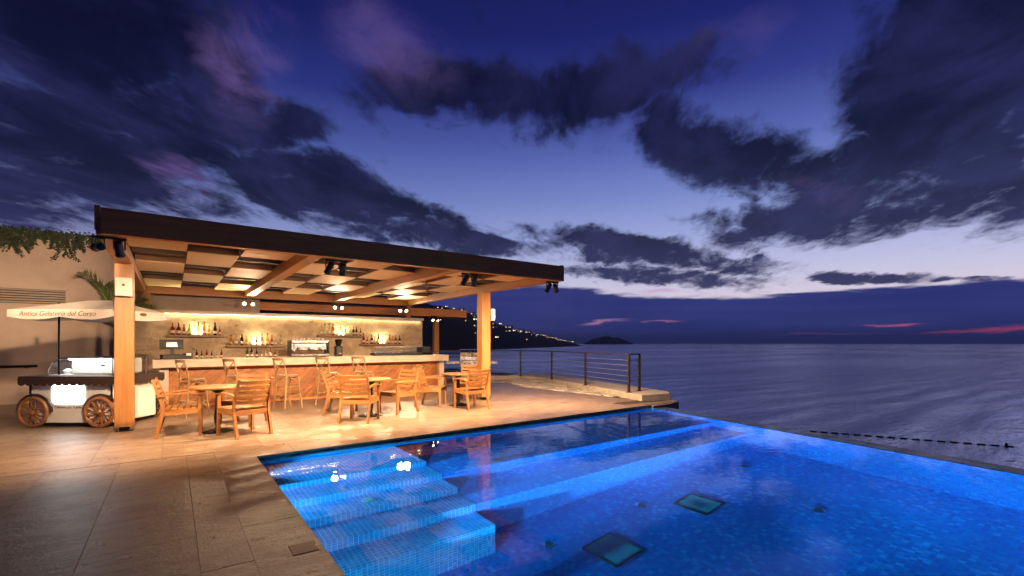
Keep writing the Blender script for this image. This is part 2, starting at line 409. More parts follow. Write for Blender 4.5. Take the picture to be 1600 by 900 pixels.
def lamp(kind, parent, loc, energy, color, target=None, angle=90, blend=.5, size=.04, size_y=None):
    l = bpy.data.lights.new('light', kind); l.energy = energy; l.color = color
    if kind == 'SPOT': l.spot_size = R(angle); l.spot_blend = blend; l.shadow_soft_size = size
    elif kind == 'AREA':
        l.size = size
        if size_y: l.shape = 'RECTANGLE'; l.size_y = size_y
        else: l.shape = 'DISK'
    else: l.shadow_soft_size = size
    o = bpy.data.objects.new('light', l); C.objects.link(o); o.parent = parent; o.location = loc
    if target is not None:
        d = Vector(target) - Vector(loc); o.rotation_euler = d.to_track_quat('-Z', 'Y').to_euler()
    return o

# ------------------------------------------------------------------ terrace paving
POOL_L = .87
def back_edge(x): return 6.80 + (x - .87) * .030          # the pool's rear coping line
WL = -.07                                                # water level
INF0, INF1 = Vector((9.13, 7.05)), Vector((6.97, -4.0))  # inner line of the infinity edge
KIN = lambda y: 9.50 + (y - 7.6) * .295                   # inner line of the kerb under the railing
ground = MB()
ground.prism([(-14, -4.5), (POOL_L, -4.5), (POOL_L, 6.80), (9.30, 7.05), (10.25, 7.06), (11.2, 8.6), (13.2, 14.5), (13.2, 24), (-14, 24)], -6.4, -.012)
terrace = ground.build('terrace', 'grout', kind='structure')
unit = MB().box((0, 0, 0), (1, 1, 1)).mesh('slab', 'paving')
slabs = []
widths = [.65, .95, .70, 1.15]
def columns(x0, xend, step):
    x, i = x0, 0
    while (x > xend if step < 0 else x < xend):
        w = widths[i % 4]; yield (x - w, x) if step < 0 else (x, x + w)
        x += w * step; i += 1
def run(xa, xb, y0, y1, start):
    y = y0 - start
    while y < y1:
        L = random.choice((1.25, 1.6, 1.85, 1.4)); a, b = max(y, y0), min(y + L, y1)
        if b - a > .08: slabs.append((xa, xb, a, b))
        y += L
for xa, xb in columns(-.5, -9.5, -1): run(xa, xb, -3.5, 7.35, random.random())
run(-.5, .15, -3.5, 7.35, .35); run(.15, .45, -3.5, 7.35, .6); run(.45, POOL_L + .012, -3.5, 6.79, .2)
for xa, xb in columns(-9.3, 12.6, 1):
    lim = 7.6 + (xb - 9.5) / .295 if xb > 9.5 else 7.37
    run(xa, xb, max(7.37, lim), 18.5, random.random())
slabs.sort(key=lambda s: math.hypot((s[0] + s[1]) / 2 - 3 * .6, (s[2] + s[3]) / 2 - 3.5))
far = MB()
nsl = 0
for xa, xb, ya, yb in slabs:
    cx, cyy = (xa + xb) / 2, (ya + yb) / 2
    t = cx * FW.x + cyy * FW.y; u = (cx * RT.x + cyy * RT.y) / max(t, .1)
    vis = t > 1.2 and -1.25 < u < 1.2 and cyy < 13.2
    dz = random.uniform(-.0012, .0012); gp = .003
    if vis and nsl < 285:
        o = obj('paving_slab', unit, terrace, (cx, cyy, -.015 + dz)); o.scale = (xb - xa - gp, yb - ya - gp, .03); nsl += 1
    else: far.box((cx, cyy, -.015 + dz), (xb - xa - gp, yb - ya - gp, .03))
far.build('outer_paving', 'paving', terrace, kind='stuff')
x = .45                                                   # coping stones along the pool's rear edge
while x < 9.3:
    w = random.choice((.9, 1.1, 1.25)); xe = min(x + w, 9.35); q = .002
    MB().prism([(x + q, back_edge(x) - .012), (xe - q, back_edge(xe) - .012), (xe - q, 7.367), (x + q, 7.367)], -.03, 0).build('coping_stone', 'paving', terrace); x = xe
MB().prism([(9.352, 7.045), (10.22, 7.05), (10.40, 7.367), (9.352, 7.367)], -.03, 0).build('coping_stone', 'paving', terrace)

# ------------------------------------------------------------------ pool
pool = MB()
stairs = [(6.75, 0), (5.75, .22), (5.30, .42), (4.90, .62), (4.50, .82), (4.10, 1.02)]   # (front edge, depth below water)
SX = 2.75; FD = 1.62
def steps_block(mb, x0, x1, st, yback):
    y = yback
    for ye, d in st:
        mb.add([(x0, y, WL - d), (x1, y, WL - d), (x1, ye, WL - d), (x0, ye, WL - d)], [(0, 1, 2, 3)])
        y = ye
    for (ye, d), (yn, dn) in zip(st, st[1:] + [(None, FD)]):
        mb.add([(x0, ye, WL - d), (x1, ye, WL - d), (x1, ye, WL - dn), (x0, ye, WL - dn)], [(0, 1, 2, 3)])
bench = [(5.30, .42), (4.50, .82)]
steps_block(pool, SX, 9.6, bench, 7.1)
pool.add([(POOL_L, 4.6, WL - FD), (10, 4.6, WL - FD), (10, -4.5, WL - FD), (POOL_L, -4.5, WL - FD)], [(0, 1, 2, 3)])
# side face of the stair flight
pool.add([(SX, y, z) for y, z in [(7.1, WL - .22), (5.75, WL - .22), (5.75, WL - .42), (5.3, WL - .42), (5.3, WL - .62), (4.9, WL - .62), (4.9, WL - .82), (4.5, WL - .82), (4.5, WL - 1.02), (4.1, WL - 1.02), (4.1, WL - FD - .02), (7.1, WL - FD - .02)]], [tuple(range(12))])
# walls: left, far end behind the camera, infinity edge
pool.add([(POOL_L, 6.8, -.031), (POOL_L, -4.5, -.031), (POOL_L, -4.5, -1.8), (POOL_L, 6.8, -1.8)], [(0, 1, 2, 3)])
pool.add([(POOL_L, -4.0, 0), (10, -4.0, 0), (10, -4.0, -1.8), (POOL_L, -4.0, -1.8)], [(0, 1, 2, 3)])
pool.add([(INF0.x, INF0.y, WL + .004), (INF1.x, INF1.y, WL + .004), (INF1.x, INF1.y, -1.8), (INF0.x, INF0.y, -1.8)], [(0, 1, 2, 3)])
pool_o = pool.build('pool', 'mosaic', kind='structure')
st2 = stairs[1:]
stm = MB(); steps_block(stm, POOL_L, SX, st2, 7.0)
stm.build('stair_bed', 'mosaic_grout', pool_o, loc=(0, 0, -.0035))
tiles = MB(); T = .05
def tile(o, a, b, n):
    o, a, b, n = Vector(o), Vector(a), Vector(b), Vector(n); i = .0034; h = n * .0022
    base = [o + a * i + b * i, o + a * (T - i) + b * i, o + a * (T - i) + b * (T - i), o + a * i + b * (T - i)]
    k = .0012; top = [o + a * (i + k) + b * (i + k) + h, o + a * (T - i - k) + b * (i + k) + h, o + a * (T - i - k) + b * (T - i - k) + h, o + a * (i + k) + b * (T - i - k) + h]
    tiles.add(base + top, [(4, 5, 6, 7), (0, 1, 5, 4), (1, 2, 6, 5), (2, 3, 7, 6), (3, 0, 4, 7)])
ux, uy, uz = Vector((1, 0, 0)), Vector((0, 1, 0)), Vector((0, 0, 1))
y = 6.75
for (ye, d), dn in zip(st2, [s[1] for s in st2[1:]] + [FD]):
    for ix in range(int((SX - POOL_L) / T)):
        xx = SX - (ix + 1) * T
        for iy in range(int(round((y - ye) / T))): tile((xx, ye + iy * T, WL - d), ux, uy, uz)
        for iz in range(int((dn - d) / T + .01)): tile((xx, ye, WL - d - (iz + 1) * T), ux, uz, -uy)
    y = ye
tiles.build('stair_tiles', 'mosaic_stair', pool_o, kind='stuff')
# dark overflow lip under the rear coping
lip = MB()
lip.add([(POOL_L + .004, 6.798, -.031), (9.33, 7.046, -.031), (9.33, 7.046, -.20), (POOL_L + .004, 6.798, -.20)], [(0, 1, 2, 3)])
lip.bar((POOL_L + .01, 6.785, -.052), (9.3, 7.033, -.052), .022, .012)
lip.build('overflow_lip', 'dark_tile', pool_o)
bw = MB(); bw.add([(POOL_L, 6.799, -.20), (9.4, 7.048, -.20), (9.4, 7.048, -1.8), (POOL_L, 6.799, -1.8)], [(0, 1, 2, 3)])
bw.build('rear_wall', 'mosaic', pool_o)
# infinity edge: slate weir, outer face down to the rocks
nrm = Vector((INF0.y - INF1.y, -(INF0.x - INF1.x))).normalized()
wv = nrm * .36; w0 = nrm * .006
weir = MB(); weir.prism([tuple(INF0 + w0), tuple(INF0 + wv), tuple(INF1 + wv), tuple(INF1 + w0)], -6.4, WL + .006)
weir.build('infinity_edge', 'weir_slate', pool_o)
MB().prism([(9.14, 7.06), (10.24, 7.055), (9.62, 6.93), (9.1, 6.95)], -6.3, -.012).build('pool_end_wall', 'sea_wall', pool_o)
wat = MB(); wat.add([(POOL_L, 6.80, WL), (POOL_L, -4, WL), (INF1.x, INF1.y, WL), (INF0.x, INF0.y, WL)], [(0, 1, 2, 3)])
wo = wat.build('pool_water', 'pool_water', kind='structure')
# floor fittings
def floor_hatch(x, y, label, rz):
    t = thing('pool_floor_panel', label, 'pool panel', (x, y, WL - FD + .004), R(rz))
    f = MB()
    for a, b in (((-.22, -.22, .01), (.22, -.22, .01)), ((-.22, .22, .01), (.22, .22, .01)), ((-.22, -.22, .01), (-.22, .22, .01)), ((.22, -.22, .01), (.22, .22, .01))): f.bar(a, b, .02, .03)
    f.build('frame', 'black_metal', t); MB().box((0, 0, .004), (.42, .42, .012)).build('glass_panel', 'pool_fitting_glass', t)
def floor_nozzle(x, y, z, label):
    t = thing('floor_nozzle', label, 'pool nozzle', (x, y, z), 0, 'round nozzles on the pool floor')
    MB().lathe([(.075, 0), (.075, .012), (.06, .02)], 16).build('ring', 'steel', t)
    MB().lathe([(.05, .018), (.05, .03), (.02, .034)], 12).build('cap', 'black_plastic', t)

# ------------------------------------------------------------------ sea, hills
sea = MB()
rings = [0, 15, 40, 100, 250, 700, 2000, 4000, 6000]
n = 48; vs = [(0, 0, -6)]; fs = []
for r in rings[1:]: vs += [(r * math.cos(2 * math.pi * j / n), r * math.sin(2 * math.pi * j / n), -6) for j in range(n)]
fs += [(0, 1 + j, 1 + (j + 1) % n) for j in range(n)]
for k in range(len(rings) - 2):
    fs += [(1 + k * n + j, 1 + (k + 1) * n + j, 1 + (k + 1) * n + (j + 1) % n, 1 + k * n + (j + 1) % n) for j in range(n)]
sea.add(vs, fs); sea.build('sea', 'sea', kind='structure')

# promontory: shoreline points (x, y) with the ridge height behind each
SH = [((95, 330), 80, 230), ((150, 368), 76, 230), ((212, 410), 70, 220), ((261, 443), 66, 215), ((314, 480), 60, 205), ((381, 527), 50, 190), ((456, 578), 40, 170), ((592, 673), 24, 130), ((700, 748), 12, 80), ((775, 800), 3, 40), ((800, 818), -3, 25)]
hill = MB(); NU, NV = 90, 22
def shore(u):
    k = u * (len(SH) - 1); i = min(int(k), len(SH) - 2); f = k - i; a, b = SH[i], SH[i + 1]
    return Vector(a[0]).lerp(Vector(b[0]), f), a[1] + (b[1] - a[1]) * f, a[2] + (b[2] - a[2]) * f
inl = Vector((-.25, .97)).normalized()
def hill_pt(u, v):
    p, hgt, dep = shore(u); q = p + inl * (v * dep)
    prof = math.sin(min(v, 1.6) / 1.6 * math.pi) ** .8 if v < .8 else max(0., math.cos((v - .8) / .8 * math.pi / 2))
    z = -6 + (hgt + 6) * (.10 * min(1, v * 12) + .92 * prof) if v > 0 else -7
    nz = mnoise.noise(Vector((q.x * .016, q.y * .016, 0))) * .14 + mnoise.noise(Vector((q.x * .04, q.y * .04, 3))) * .03
    z += nz * (hgt + 4) * min(1, v * 4)
    return Vector((q.x, q.y, z))
hill.add([hill_pt(i / NU, j / NV * 1.6) for i in range(NU + 1) for j in range(NV + 1)], [(i * (NV + 1) + j, (i + 1) * (NV + 1) + j, (i + 1) * (NV + 1) + j + 1, i * (NV + 1) + j + 1) for i in range(NU) for j in range(NV)], smooth=True)
hill.build('hillside', 'hill_ground', kind='structure')
def island(name, cx, cy_, L, Wd, H, rz):
    mb = MB(); a = 40; b = 8
    M = Matrix.Translation((cx, cy_, -6.5)) @ Matrix.Rotation(rz, 4, 'Z')
    vs = []
    for i in range(a):
        for j in range(b + 1):
            r = j / b; th = 2 * math.pi * i / a
            x, y = math.cos(th) * r * L, math.sin(th) * r * Wd
            z = H * (1 - r * r) ** 1.1 * (1 + .35 * mnoise.noise(Vector((x / L * 2.2 + cx, y / Wd, 1)))) + H * .10 * mnoise.noise(Vector((x / L * 7, y / Wd * 3, 5))) * (1 - r)
            vs.append((x, y, z))
    mb.add(vs, [(i * (b + 1) + j, i * (b + 1) + j + 1, ((i + 1) % a) * (b + 1) + j + 1, ((i + 1) % a) * (b + 1) + j) for i in range(a) for j in range(b)], M, True)
    return mb.build(name, 'hill_ground', kind='structure')
island('island', 2255, 2071, 168, 70, 50, R(-36))
# houses with lit windows scattered over the hillside
hw = []
for k, (lit, s) in enumerate((('town_light', 1.), ('town_light_white', 1.25))):
    b = MB(); b.box((0, 0, 2.2), (7 * s, 6, 4.4)); b.prism([(-3.9 * s, -3.4), (3.9 * s, -3.4), (3.9 * s, 3.4), (-3.9 * s, 3.4)], 4.4, 4.8)
    b.box((-1.2 * s, -3.1, 2.0), (1.5 * s, .3, 1.4), mi=1)
    if k: b.box((1.6 * s, -3.1, 2.0), (1.2, .3, 1.3), mi=1)
    hw.append(b.mesh('house', ['house_wall', lit]))
random.seed(21)
spots = []; tries = 0
while len(spots) < 105 and tries < 20000:
    tries += 1
    u = random.uniform(.2, .95); v = random.uniform(.04, .62) if random.random() < .5 else random.uniform(.25, .8)
    q = hill_pt(u, v); t_ = q.x * FW.x + q.y * FW.y; k_ = (q.x * RT.x + q.y * RT.y) / t_
    if not (-.155 < k_ < -.075 or -.045 < k_ < .16) or q.z < 2 or any((q - p).length < 13 for p in spots): continue
    if q.z < .35 * SH[min(int(u * 10), 10)][1] and random.random() < .75: continue
    spots.append(q)
for q in spots:
    o = obj('hillside_house', hw[0 if random.random() < .65 else 1], None, q + Vector((0, 0, .8)))
    o.rotation_euler.z = R(-random.uniform(10, 60)); sc = random.uniform(.45, .85); o.scale = (sc, sc, sc)
    tag(o, 'small house with a lit window on the dark hillside across the bay', 'house', 'lit houses scattered over the far hillside')

# kerb and railing towards the sea
kerb = MB(); kerb.prism([(9.50, 7.60), (10.42, 7.42), (10.75, 7.75), (13.1, 14.7), (13.1, 15.6), (6.9, 15.6), (6.9, 15.35), (11.42, 15.2), (11.42, 14.1)], -.02, .16)
kerb_o = tag(kerb.build('kerb_wall', 'kerb_stone', bevel=.012), 'low pale stone kerb carrying the cable railing', 'kerb')
PO = [(11.32, 15.05), (10.98, 12.75), (10.32, 10.40), (9.70, 8.18)]
RZ = .16
rail = thing('cable_railing', 'dark metal railing with thin steel cables along the sea side kerb', 'railing', (10.5, 11.5, RZ))
def loc(p, z): return (p[0] - 10.5, p[1] - 11.5, z)
allp = PO + [(10.22, 8.26)]
for p in allp:
    pst = MB().box((0, 0, .49), (.05, .06, .98)).build('post', 'rail_metal', rail, loc=loc(p, 0)); pst.rotation_euler.z = R(-16)
    MB().box((0, 0, .006), (.11, .11, .012)).build('foot_plate', 'rail_metal', pst)
tr = MB(); path = [(7.0, 15.45)] + allp
for a, b in zip(path, path[1:]):
    tr.bar(loc(a, .995), loc(b, .995), .06, .03)
tr.build('top_rail', 'rail_metal', rail)
for a, b in zip(path, path[1:]):
    for k in range(6):
        MB().tube([loc(a, .14 + k * .14), loc(b, .14 + k * .14)], .0075, 6).build('cable', 'cable', rail)
# pebble bed inside the kerb
peb = MB(); random.seed(5)
ico = bmesh.new(); bmesh.ops.create_icosphere(ico, subdivisions=1, radius=1); iv = [v.co.copy() for v in ico.verts]; ifc = [[v.index for v in f.verts] for f in ico.faces]; ico.free()
for i in range(3200):
    yy = random.uniform(8.6, 15.0); w = min(1.5, .25 + (yy - 8.6) * .35)
    xx = (9.52 + (yy - 7.6) * .297) - random.random() ** .8 * w if yy < 14.2 else random.uniform(7.5, 11.3)
    r = random.uniform(.018, .045)
    M = Matrix.Translation((xx, yy, r * .35)) @ Matrix.Rotation(random.random() * 6, 4, 'Z') @ Matrix.Diagonal((r * random.uniform(.8, 1.3), r, r * .6, 1))
    peb.add(iv, ifc, M, True)
tag(peb.build('pebbles', 'pebble', kind='stuff'), 'pale rounded pebbles strewn along the stone kerb', 'pebbles')

# ------------------------------------------------------------------ walls behind the bar
wall = thing('tall_wall', 'tall beige plaster wall behind the gelato cart with plants trailing over its top', 'wall', (-5.9, 16.05, 0))
MB().box((0, 0, 2.02), (16.1, .3, 4.04)).build('wall_face', 'plaster', wall)
MB().box((0, -.02, 4.07), (16.2, .42, .08)).build('wall_cap', 'plaster', wall)
vent = thing('vent_grille', 'wide louvred vent set in the tall beige wall', 'vent', (-2.85, 15.88, 2.37))
fr = MB()
for a, b in (((-1.0, 0, 0), (.78, 0, 0)), ((-1.0, 0, .40), (.78, 0, .40)), ((-.98, 0, 0), (-.98, 0, .4)), ((.76, 0, 0), (.76, 0, .4))): fr.bar(a, b, .05, .05)
fr.build('frame', 'vent_paint', vent); MB().box((-.11, .012, .2), (1.74, .01, .38)).build('backing', 'black_plastic', vent)
for k in range(6):
    s_ = MB().box((0, 0, 0), (1.70, .012, .034)).build('slat', 'vent_paint', vent, loc=(-.11, -.006, .06 + k * .058)); s_.rotation_euler.x = R(-35)
hr = thing('wall_handrail', 'dark handrail fixed along the tall beige wall', 'handrail', (-5.2, 15.8, 0))
MB().tube([(-3, 0, .9), (2.6, 0, .9)], .028, 8).build('rail', 'black_metal', hr)
for x in (-1.5, .5, 2.4): MB().tube([(x, 0, .9), (x, .05, .86), (x, .1, .86)], .012, 6).build('bracket', 'black_metal', hr)

sw = thing('stone_wall', 'rough travertine wall with dark pockets behind the bar bottles', 'wall', (3.05, 15.25, 0))
MB().box((0, 0, 1.12), (8.05, .3, 2.24)).build('wall_face', 'travertine', sw)
MB().box((0, -.02, 2.27), (8.1, .40, .07)).build('coping', 'counter_stone', sw)
def strip(x0, x1, y, z, label, W_):
    t = thing('light_strip', label, 'light strip', ((x0 + x1) / 2, y, z), 0, 'warm strips under the wall coping')
    L = x1 - x0
    MB().box((0, 0, .014), (L, .03, .02)).build('channel', 'steel', t); MB().box((0, 0, 0), (L - .02, .022, .008)).build('diffuser', 'led_strip', t)
    lamp('AREA', t, (0, -.005, -.012), W_, (1., .68, .34), (0, .06, -1), size=L, size_y=.03)
strip(-.85, 7.0, 15.07, 2.205, 'thin warm light strip tucked under the coping of the travertine wall', 18.)

# ------------------------------------------------------------------ big pergola over the tables
PX = [-.63, 1.76, 4.18, 6.58]; FY = 7.40; BY = 15.05; ZB = 2.75
perg = thing('pergola', 'large flat timber pergola with dark fascia and checkered ceiling over the bar tables', 'pergola', (0, 0, 0))
def post(x, y, mat='beam_z', w=.27, h=ZB, par=perg, z0=.07, dd=None):
    p_ = MB().box((0, 0, (h + z0) / 2), (w, dd or w, h - z0)).build('post', mat, par, bevel=.008, loc=(x, y, 0))
    MB().box((0, 0, .04), (.13, .13, .07)).box((0, 0, .004), (.24, .24, .008)).build('post_shoe', 'black_metal', p_)
    return p_
post(PX[0], 10.1, w=.25); post(PX[3] - .06, 10.25, w=.25)
for x in (PX[0] + .12, PX[3]): MB().box((0, 0, 0), (.16, .16, .42)).build('stub_post', 'beam_z', perg, loc=(x, 15.2, 2.51))
for i, x in enumerate(PX):
    MB().box((0, 0, 0), (.20, BY - FY - .06, .20)).build('beam', 'beam_y', perg, bevel=.006, loc=(x, (FY + BY) / 2, ZB + .10))
MB().box((0, 0, 0), (7.52, .16, .24)).build('back_beam', 'beam_x', perg, bevel=.006, loc=(2.98, BY + .15, ZB + .09))
MB().box((0, 0, 0), (7.36, .08, .31)).build('front_fascia', 'dark_wood_x', perg, bevel=.004, loc=(3.0, FY, ZB + .155))
for x in (-.70, 6.70): MB().box((0, 0, 0), (.05, BY - FY + .1, .29)).build('side_fascia', 'dark_wood_y', perg, loc=(x + (-.02 if x < 0 else .02), (FY + BY) / 2 + .10, ZB + .165 + .04))
MB().box((0, 0, 0), (7.3, .07, .05)).build('soffit_trim', 'beam_x', perg, loc=(3.0, FY + .078, ZB + .03))
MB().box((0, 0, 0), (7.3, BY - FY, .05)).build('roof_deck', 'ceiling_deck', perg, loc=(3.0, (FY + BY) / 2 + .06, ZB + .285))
ROWS = [7.52, 9.05, 10.5, 11.95, 13.4, 14.98]
def cell_mesh(w, d):
    # a slatted panel block: fine ribs along x on its underside
    mb = MB(); n = 9; dy = d / n
    mb.box((0, 0, .055), (w, d, .09), mi=1)
    for k in range(n): mb.box((0, -d / 2 + (k + .5) * dy, .004), (w, dy - .012, .014))
    return mb.mesh('ceiling_panel', ['ceiling_panel', 'panel_side'])
cache = {}
for bay in range(3):
    x0, x1 = PX[bay] + .105, PX[bay + 1] - .105; cw = (x1 - x0) / 3
    for c_ in range(3):
        for r_ in range(5):
            d = ROWS[r_ + 1] - ROWS[r_]
            if (bay * 3 + c_ + r_) % 2 == 0:
                key = (round(cw, 3), round(d, 3))
                if key not in cache: cache[key] = cell_mesh(cw - .015, d - .015)
                obj('ceiling_panel', cache[key], perg, (x0 + (c_ + .5) * cw, (ROWS[r_] + ROWS[r_ + 1]) / 2, ZB + .150))
            else:                                           # a cross batten inside each open cell
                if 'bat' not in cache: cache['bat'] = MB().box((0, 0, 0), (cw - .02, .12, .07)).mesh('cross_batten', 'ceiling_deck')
                obj('cross_batten', cache['bat'], perg, (x0 + (c_ + .5) * cw, (ROWS[r_] + ROWS[r_ + 1]) / 2, ZB + .222))

# second pergola beyond the wall
p2 = thing('rear_pergola', 'smaller dark timber pergola behind the travertine wall', 'pergola', (0, 0, 0))
MB().box((0, 0, 0), (9.6, .08, .30)).build('front_fascia', 'dark_wood_x', p2, loc=(5.15, 17.0, 2.66))
MB().box((0, 0, 0), (9.5, 4.0, .05)).build('roof_deck', 'ceiling_deck', p2, loc=(5.15, 19.03, 2.74))
for x in (.6, 3.6, 6.6, 9.75): MB().box((0, 0, 0), (.16, 3.9, .18)).build('beam', 'beam_y', p2, loc=(x, 19.02, 2.60))
for k in range(22): MB().box((0, 0, 0), (.28, .9, .05)).build('ceiling_panel', 'ceiling_panel', p2, loc=(.8 + k * .41, 17.6 + (k % 2) * .9, 2.62))
post(8.62, 17.15, 'beam_z', .20, 2.52, p2); post(.2, 17.15, 'beam_z', .20, 2.52, p2)

# ------------------------------------------------------------------ spotlights
def spot_pair(x, y, z, targets, energy, angle, label, lens='lens_dim', dx=.13, blend=1., soft=.04, group='paired black spotlights under the pergola'):
    t = thing('spotlight_pair', label, 'spotlight', (x, y, z), 0, group)
    MB().box((0, 0, -.012), (.34, .05, .024)).build('mounting_plate', 'black_metal', t)
    for k, tg in enumerate(targets):
        px = (-dx if k == 0 else dx) * .75
        d = (Vector(tg) - Vector((x + px, y, z - .13))).normalized()
        M = Matrix.Translation((px, 0, -.13)) @ d.to_track_quat('Z', 'Y').to_matrix().to_4x4()
        y_ = MB(); y_.bar((px - .055, 0, -.02), (px - .055, 0, -.14), .012, .02); y_.bar((px + .055, 0, -.02), (px + .055, 0, -.14), .012, .02); y_.bar((px - .06, 0, -.026), (px + .06, 0, -.026), .02, .012)
        y_.build('yoke', 'black_metal', t)
        hd = MB().lathe([(.030, -.10), (.046, -.09), (.048, .07), (.054, .075), (.054, .095), (.046, .095), (.046, .07)], 14, M).build('lamp_head', 'black_metal', t)
        MB().lathe([(.044, .074), (.044, .078)], 14, M).build('lens', lens, hd)
        pos_ = M @ Vector((0, 0, .105))
        en, an = (energy, angle) if not isinstance(energy, tuple) else (energy[k], angle[k])
        lamp('SPOT', t, pos_, en, WARM, pos_ + d, an, blend, soft)
    return t
FZ = ZB - .005; FYS = FY + .16
E_F = 820.
spot_pair(-.62, FYS, FZ, [(-4.0, 15.9, 3.3), (-.2, 9.6, 0)], (2900., E_F), (50, 142), 'two black spotlights on the fascia above the gelato cart post')
spot_pair(1.76 + .32, FYS, FZ, [(1.2, 9.5, 0), (2.6, 9.6, 0)], E_F, 142, 'two black spotlights on the fascia in front of the first round table')
spot_pair(4.20 + .30, FYS, FZ, [(3.7, 9.5, 0), (5.1, 9.6, 0)], E_F, 142, 'two black spotlights on the fascia midway to the sea side')
spot_pair(6.52, FYS, FZ, [(6.3, 9.5, 0), (9.4, 9.6, 0)], (E_F, E_F * 1.6), (142, 142), 'two black spotlights at the sea end of the fascia, one facing out', 'lens_warm')
E_B = 150.
spot_pair(1.74, BY - .06, ZB - .06, [(.9, 9.0, 1.1), (2.4, 8.4, .6)], E_B, 125, 'glowing spotlight pair on the rear beam above the bar till', 'lens_warm', soft=.10)
spot_pair(4.18, BY - .06, ZB - .06, [(3.3, 9.0, 1.1), (4.8, 8.2, .6)], E_B, 125, 'glowing spotlight pair on the rear beam above the coffee machine', 'lens_warm', soft=.10)
spot_pair(6.30, BY - .06, ZB - .06, [(5.0, 9.0, .5), (6.9, 9.2, .6)], E_B * 1.4, 125, 'brightest spotlight pair on the rear beam at the sea end', 'lens_hot', soft=.10)
spot_pair(8.35, 16.7, 2.52, [(8.0, 14.0, .2), (9.0, 14.5, 0)], 30, 110, 'glowing spotlight pair under the smaller rear pergola', 'lens_warm')

def speaker(x, y, z, rz, label):
    t = thing('wall_speaker', label, 'speaker', (x, y, z), rz, 'white speakers on the pergola posts')
    MB().box((0, -.06, 0), (.22, .11, .30)).build('cabinet', 'white_plastic', t, bevel=.015)
    MB().box((0, -.1165, 0), (.19, .004, .27)).build('grille', 'canvas', t); MB().box((0, -.1195, .03), (.035, .003, .035)).box((0, -.1215, .03), (.018, .003, .018)).build('badge', 'black_plastic', t)
    MB().bar((0, 0, 0), (0, .02, 0), .08, .05).build('bracket', 'white_plastic', t)
speaker(-.63, 9.96, 2.36, 0, 'white speaker box on the pergola post beside the gelato cart')
speaker(6.66, 10.19, 2.18, R(75), 'white speaker box on the pergola post nearest the sea')

# ------------------------------------------------------------------ bar
bar = thing('bar_counter', 'long bar with thick pale stone top and diagonal timber front', 'bar', (3.2, 12.85, 0))
BX0, BX1 = -.33, 6.80
MB().box((3.235 - 3.2, .29, 1.0), (BX1 - BX0, .95, .18)).build('counter_top', 'counter_stone', bar, bevel=.01)
MB().box((.03, .42, .455), (6.75, .60, .91)).build('body', 'dark_wood_x', bar)
for x, w in ((-.13, .16), (6.66, .16)): MB().box((x - 3.2, .10, .455), (w, .19, .91)).build('end_pier', 'counter_stone', bar)
MB().box((.07, .07, .885), (6.55, .05, .045)).build('top_rail', 'dark_wood_x', bar)
def clip(poly, x0, x1, y0, y1):
    for ax, lim, sg in ((0, x0, 1), (0, x1, -1), (1, y0, 1), (1, y1, -1)):
        o = []
        for a, b in zip(poly, poly[1:] + poly[:1]):
            ia, ib = sg * (a[ax] - lim) >= 0, sg * (b[ax] - lim) >= 0
            if ia: o.append(a)
            if ia != ib:
                t_ = (lim - a[ax]) / (b[ax] - a[ax]); o.append((a[0] + (b[0] - a[0]) * t_, a[1] + (b[1] - a[1]) * t_))
        poly = o
        if len(poly) < 3: return None
    return poly
bw_ = .16; x = -.05 - .9
while x < 6.6:
    pl = clip([(x, .06), (x + bw_ - .012, .06), (x + bw_ - .012 + .80, .86), (x + .80, .86)], -.05, 6.57, .06, .86)
    if pl:
        cx = sum(q[0] for q in pl) / len(pl); cz = sum(q[1] for q in pl) / len(pl)
        M = Matrix(((1, 0, 0, 0), (0, 0, -1, 0), (0, 1, 0, 0), (0, 0, 0, 1)))
        o = MB().prism([(a - cx, b - cz) for a, b in pl], 0, .024 + random.uniform(0, .006), M).build('front_board', 'board', bar, loc=(cx - 3.2, .118, cz))
    x += bw_
MB().box((.06, .09, .03), (6.6, .04, .06)).build('plinth', 'dark_wood_x', bar)
CT = 1.09
# till
till = thing('till', 'black point of sale till with screen turned to the barman on the bar end', 'till', (.02, 13.15, CT), R(8))
MB().box((0, 0, .05), (.42, .36, .10)).build('cash_drawer', 'black_plastic', till, bevel=.01)
MB().box((0, 0, .15), (.06, .06, .14)).build('stand', 'black_plastic', till)
sc_ = MB().box((0, 0, 0), (.44, .035, .22)).build('screen', 'black_plastic', till, bevel=.008, loc=(-.02, -.02, .33)); sc_.rotation_euler.x = R(-10)
MB().box((0, -.022, -.01), (.20, .008, .10)).build('rear_plate', 'steel', sc_)
pr_ = MB().box((.29, .02, .06), (.16, .22, .12)).build('receipt_printer', 'black_plastic', till, bevel=.01); MB().box((.29, -.10, .10), (.09, .01, .05)).build('paper_slip', 'paper', pr_)
# espresso machine
em = thing('espresso_machine', 'wide chrome espresso machine standing on the bar', 'coffee machine', (2.95, 13.28, CT))
MB().box((0, 0, .05), (.92, .46, .06)).build('drip_tray', 'steel', em, bevel=.008)
MB().box((0, .08, .26), (.90, .30, .20)).build('body', 'steel', em, bevel=.02); MB().box((0, .02, .40), (.94, .42, .07)).build('cup_rail', 'steel', em, bevel=.01)
for s_ in (-1, 1): MB().box((s_ * .465, .02, .22), (.025, .46, .42)).build('side_panel', 'black_plastic', em, bevel=.008)
for k in range(3):
    gh = MB().lathe([(.035, 0), (.035, .07), (.02, .08)], 12).build('group_head', 'steel', em, loc=(-.27 + k * .27, -.10, .17)); MB().bar((0, 0, .01), (0, -.14, -.01), .022, .022).build('portafilter_handle', 'black_plastic', gh)
for k in range(9): MB().lathe([(.02, 0), (.032, .055)], 10).build('cup', 'white_enamel', em, loc=(-.36 + k * .09, .02 + (k % 2) * .08, .437))
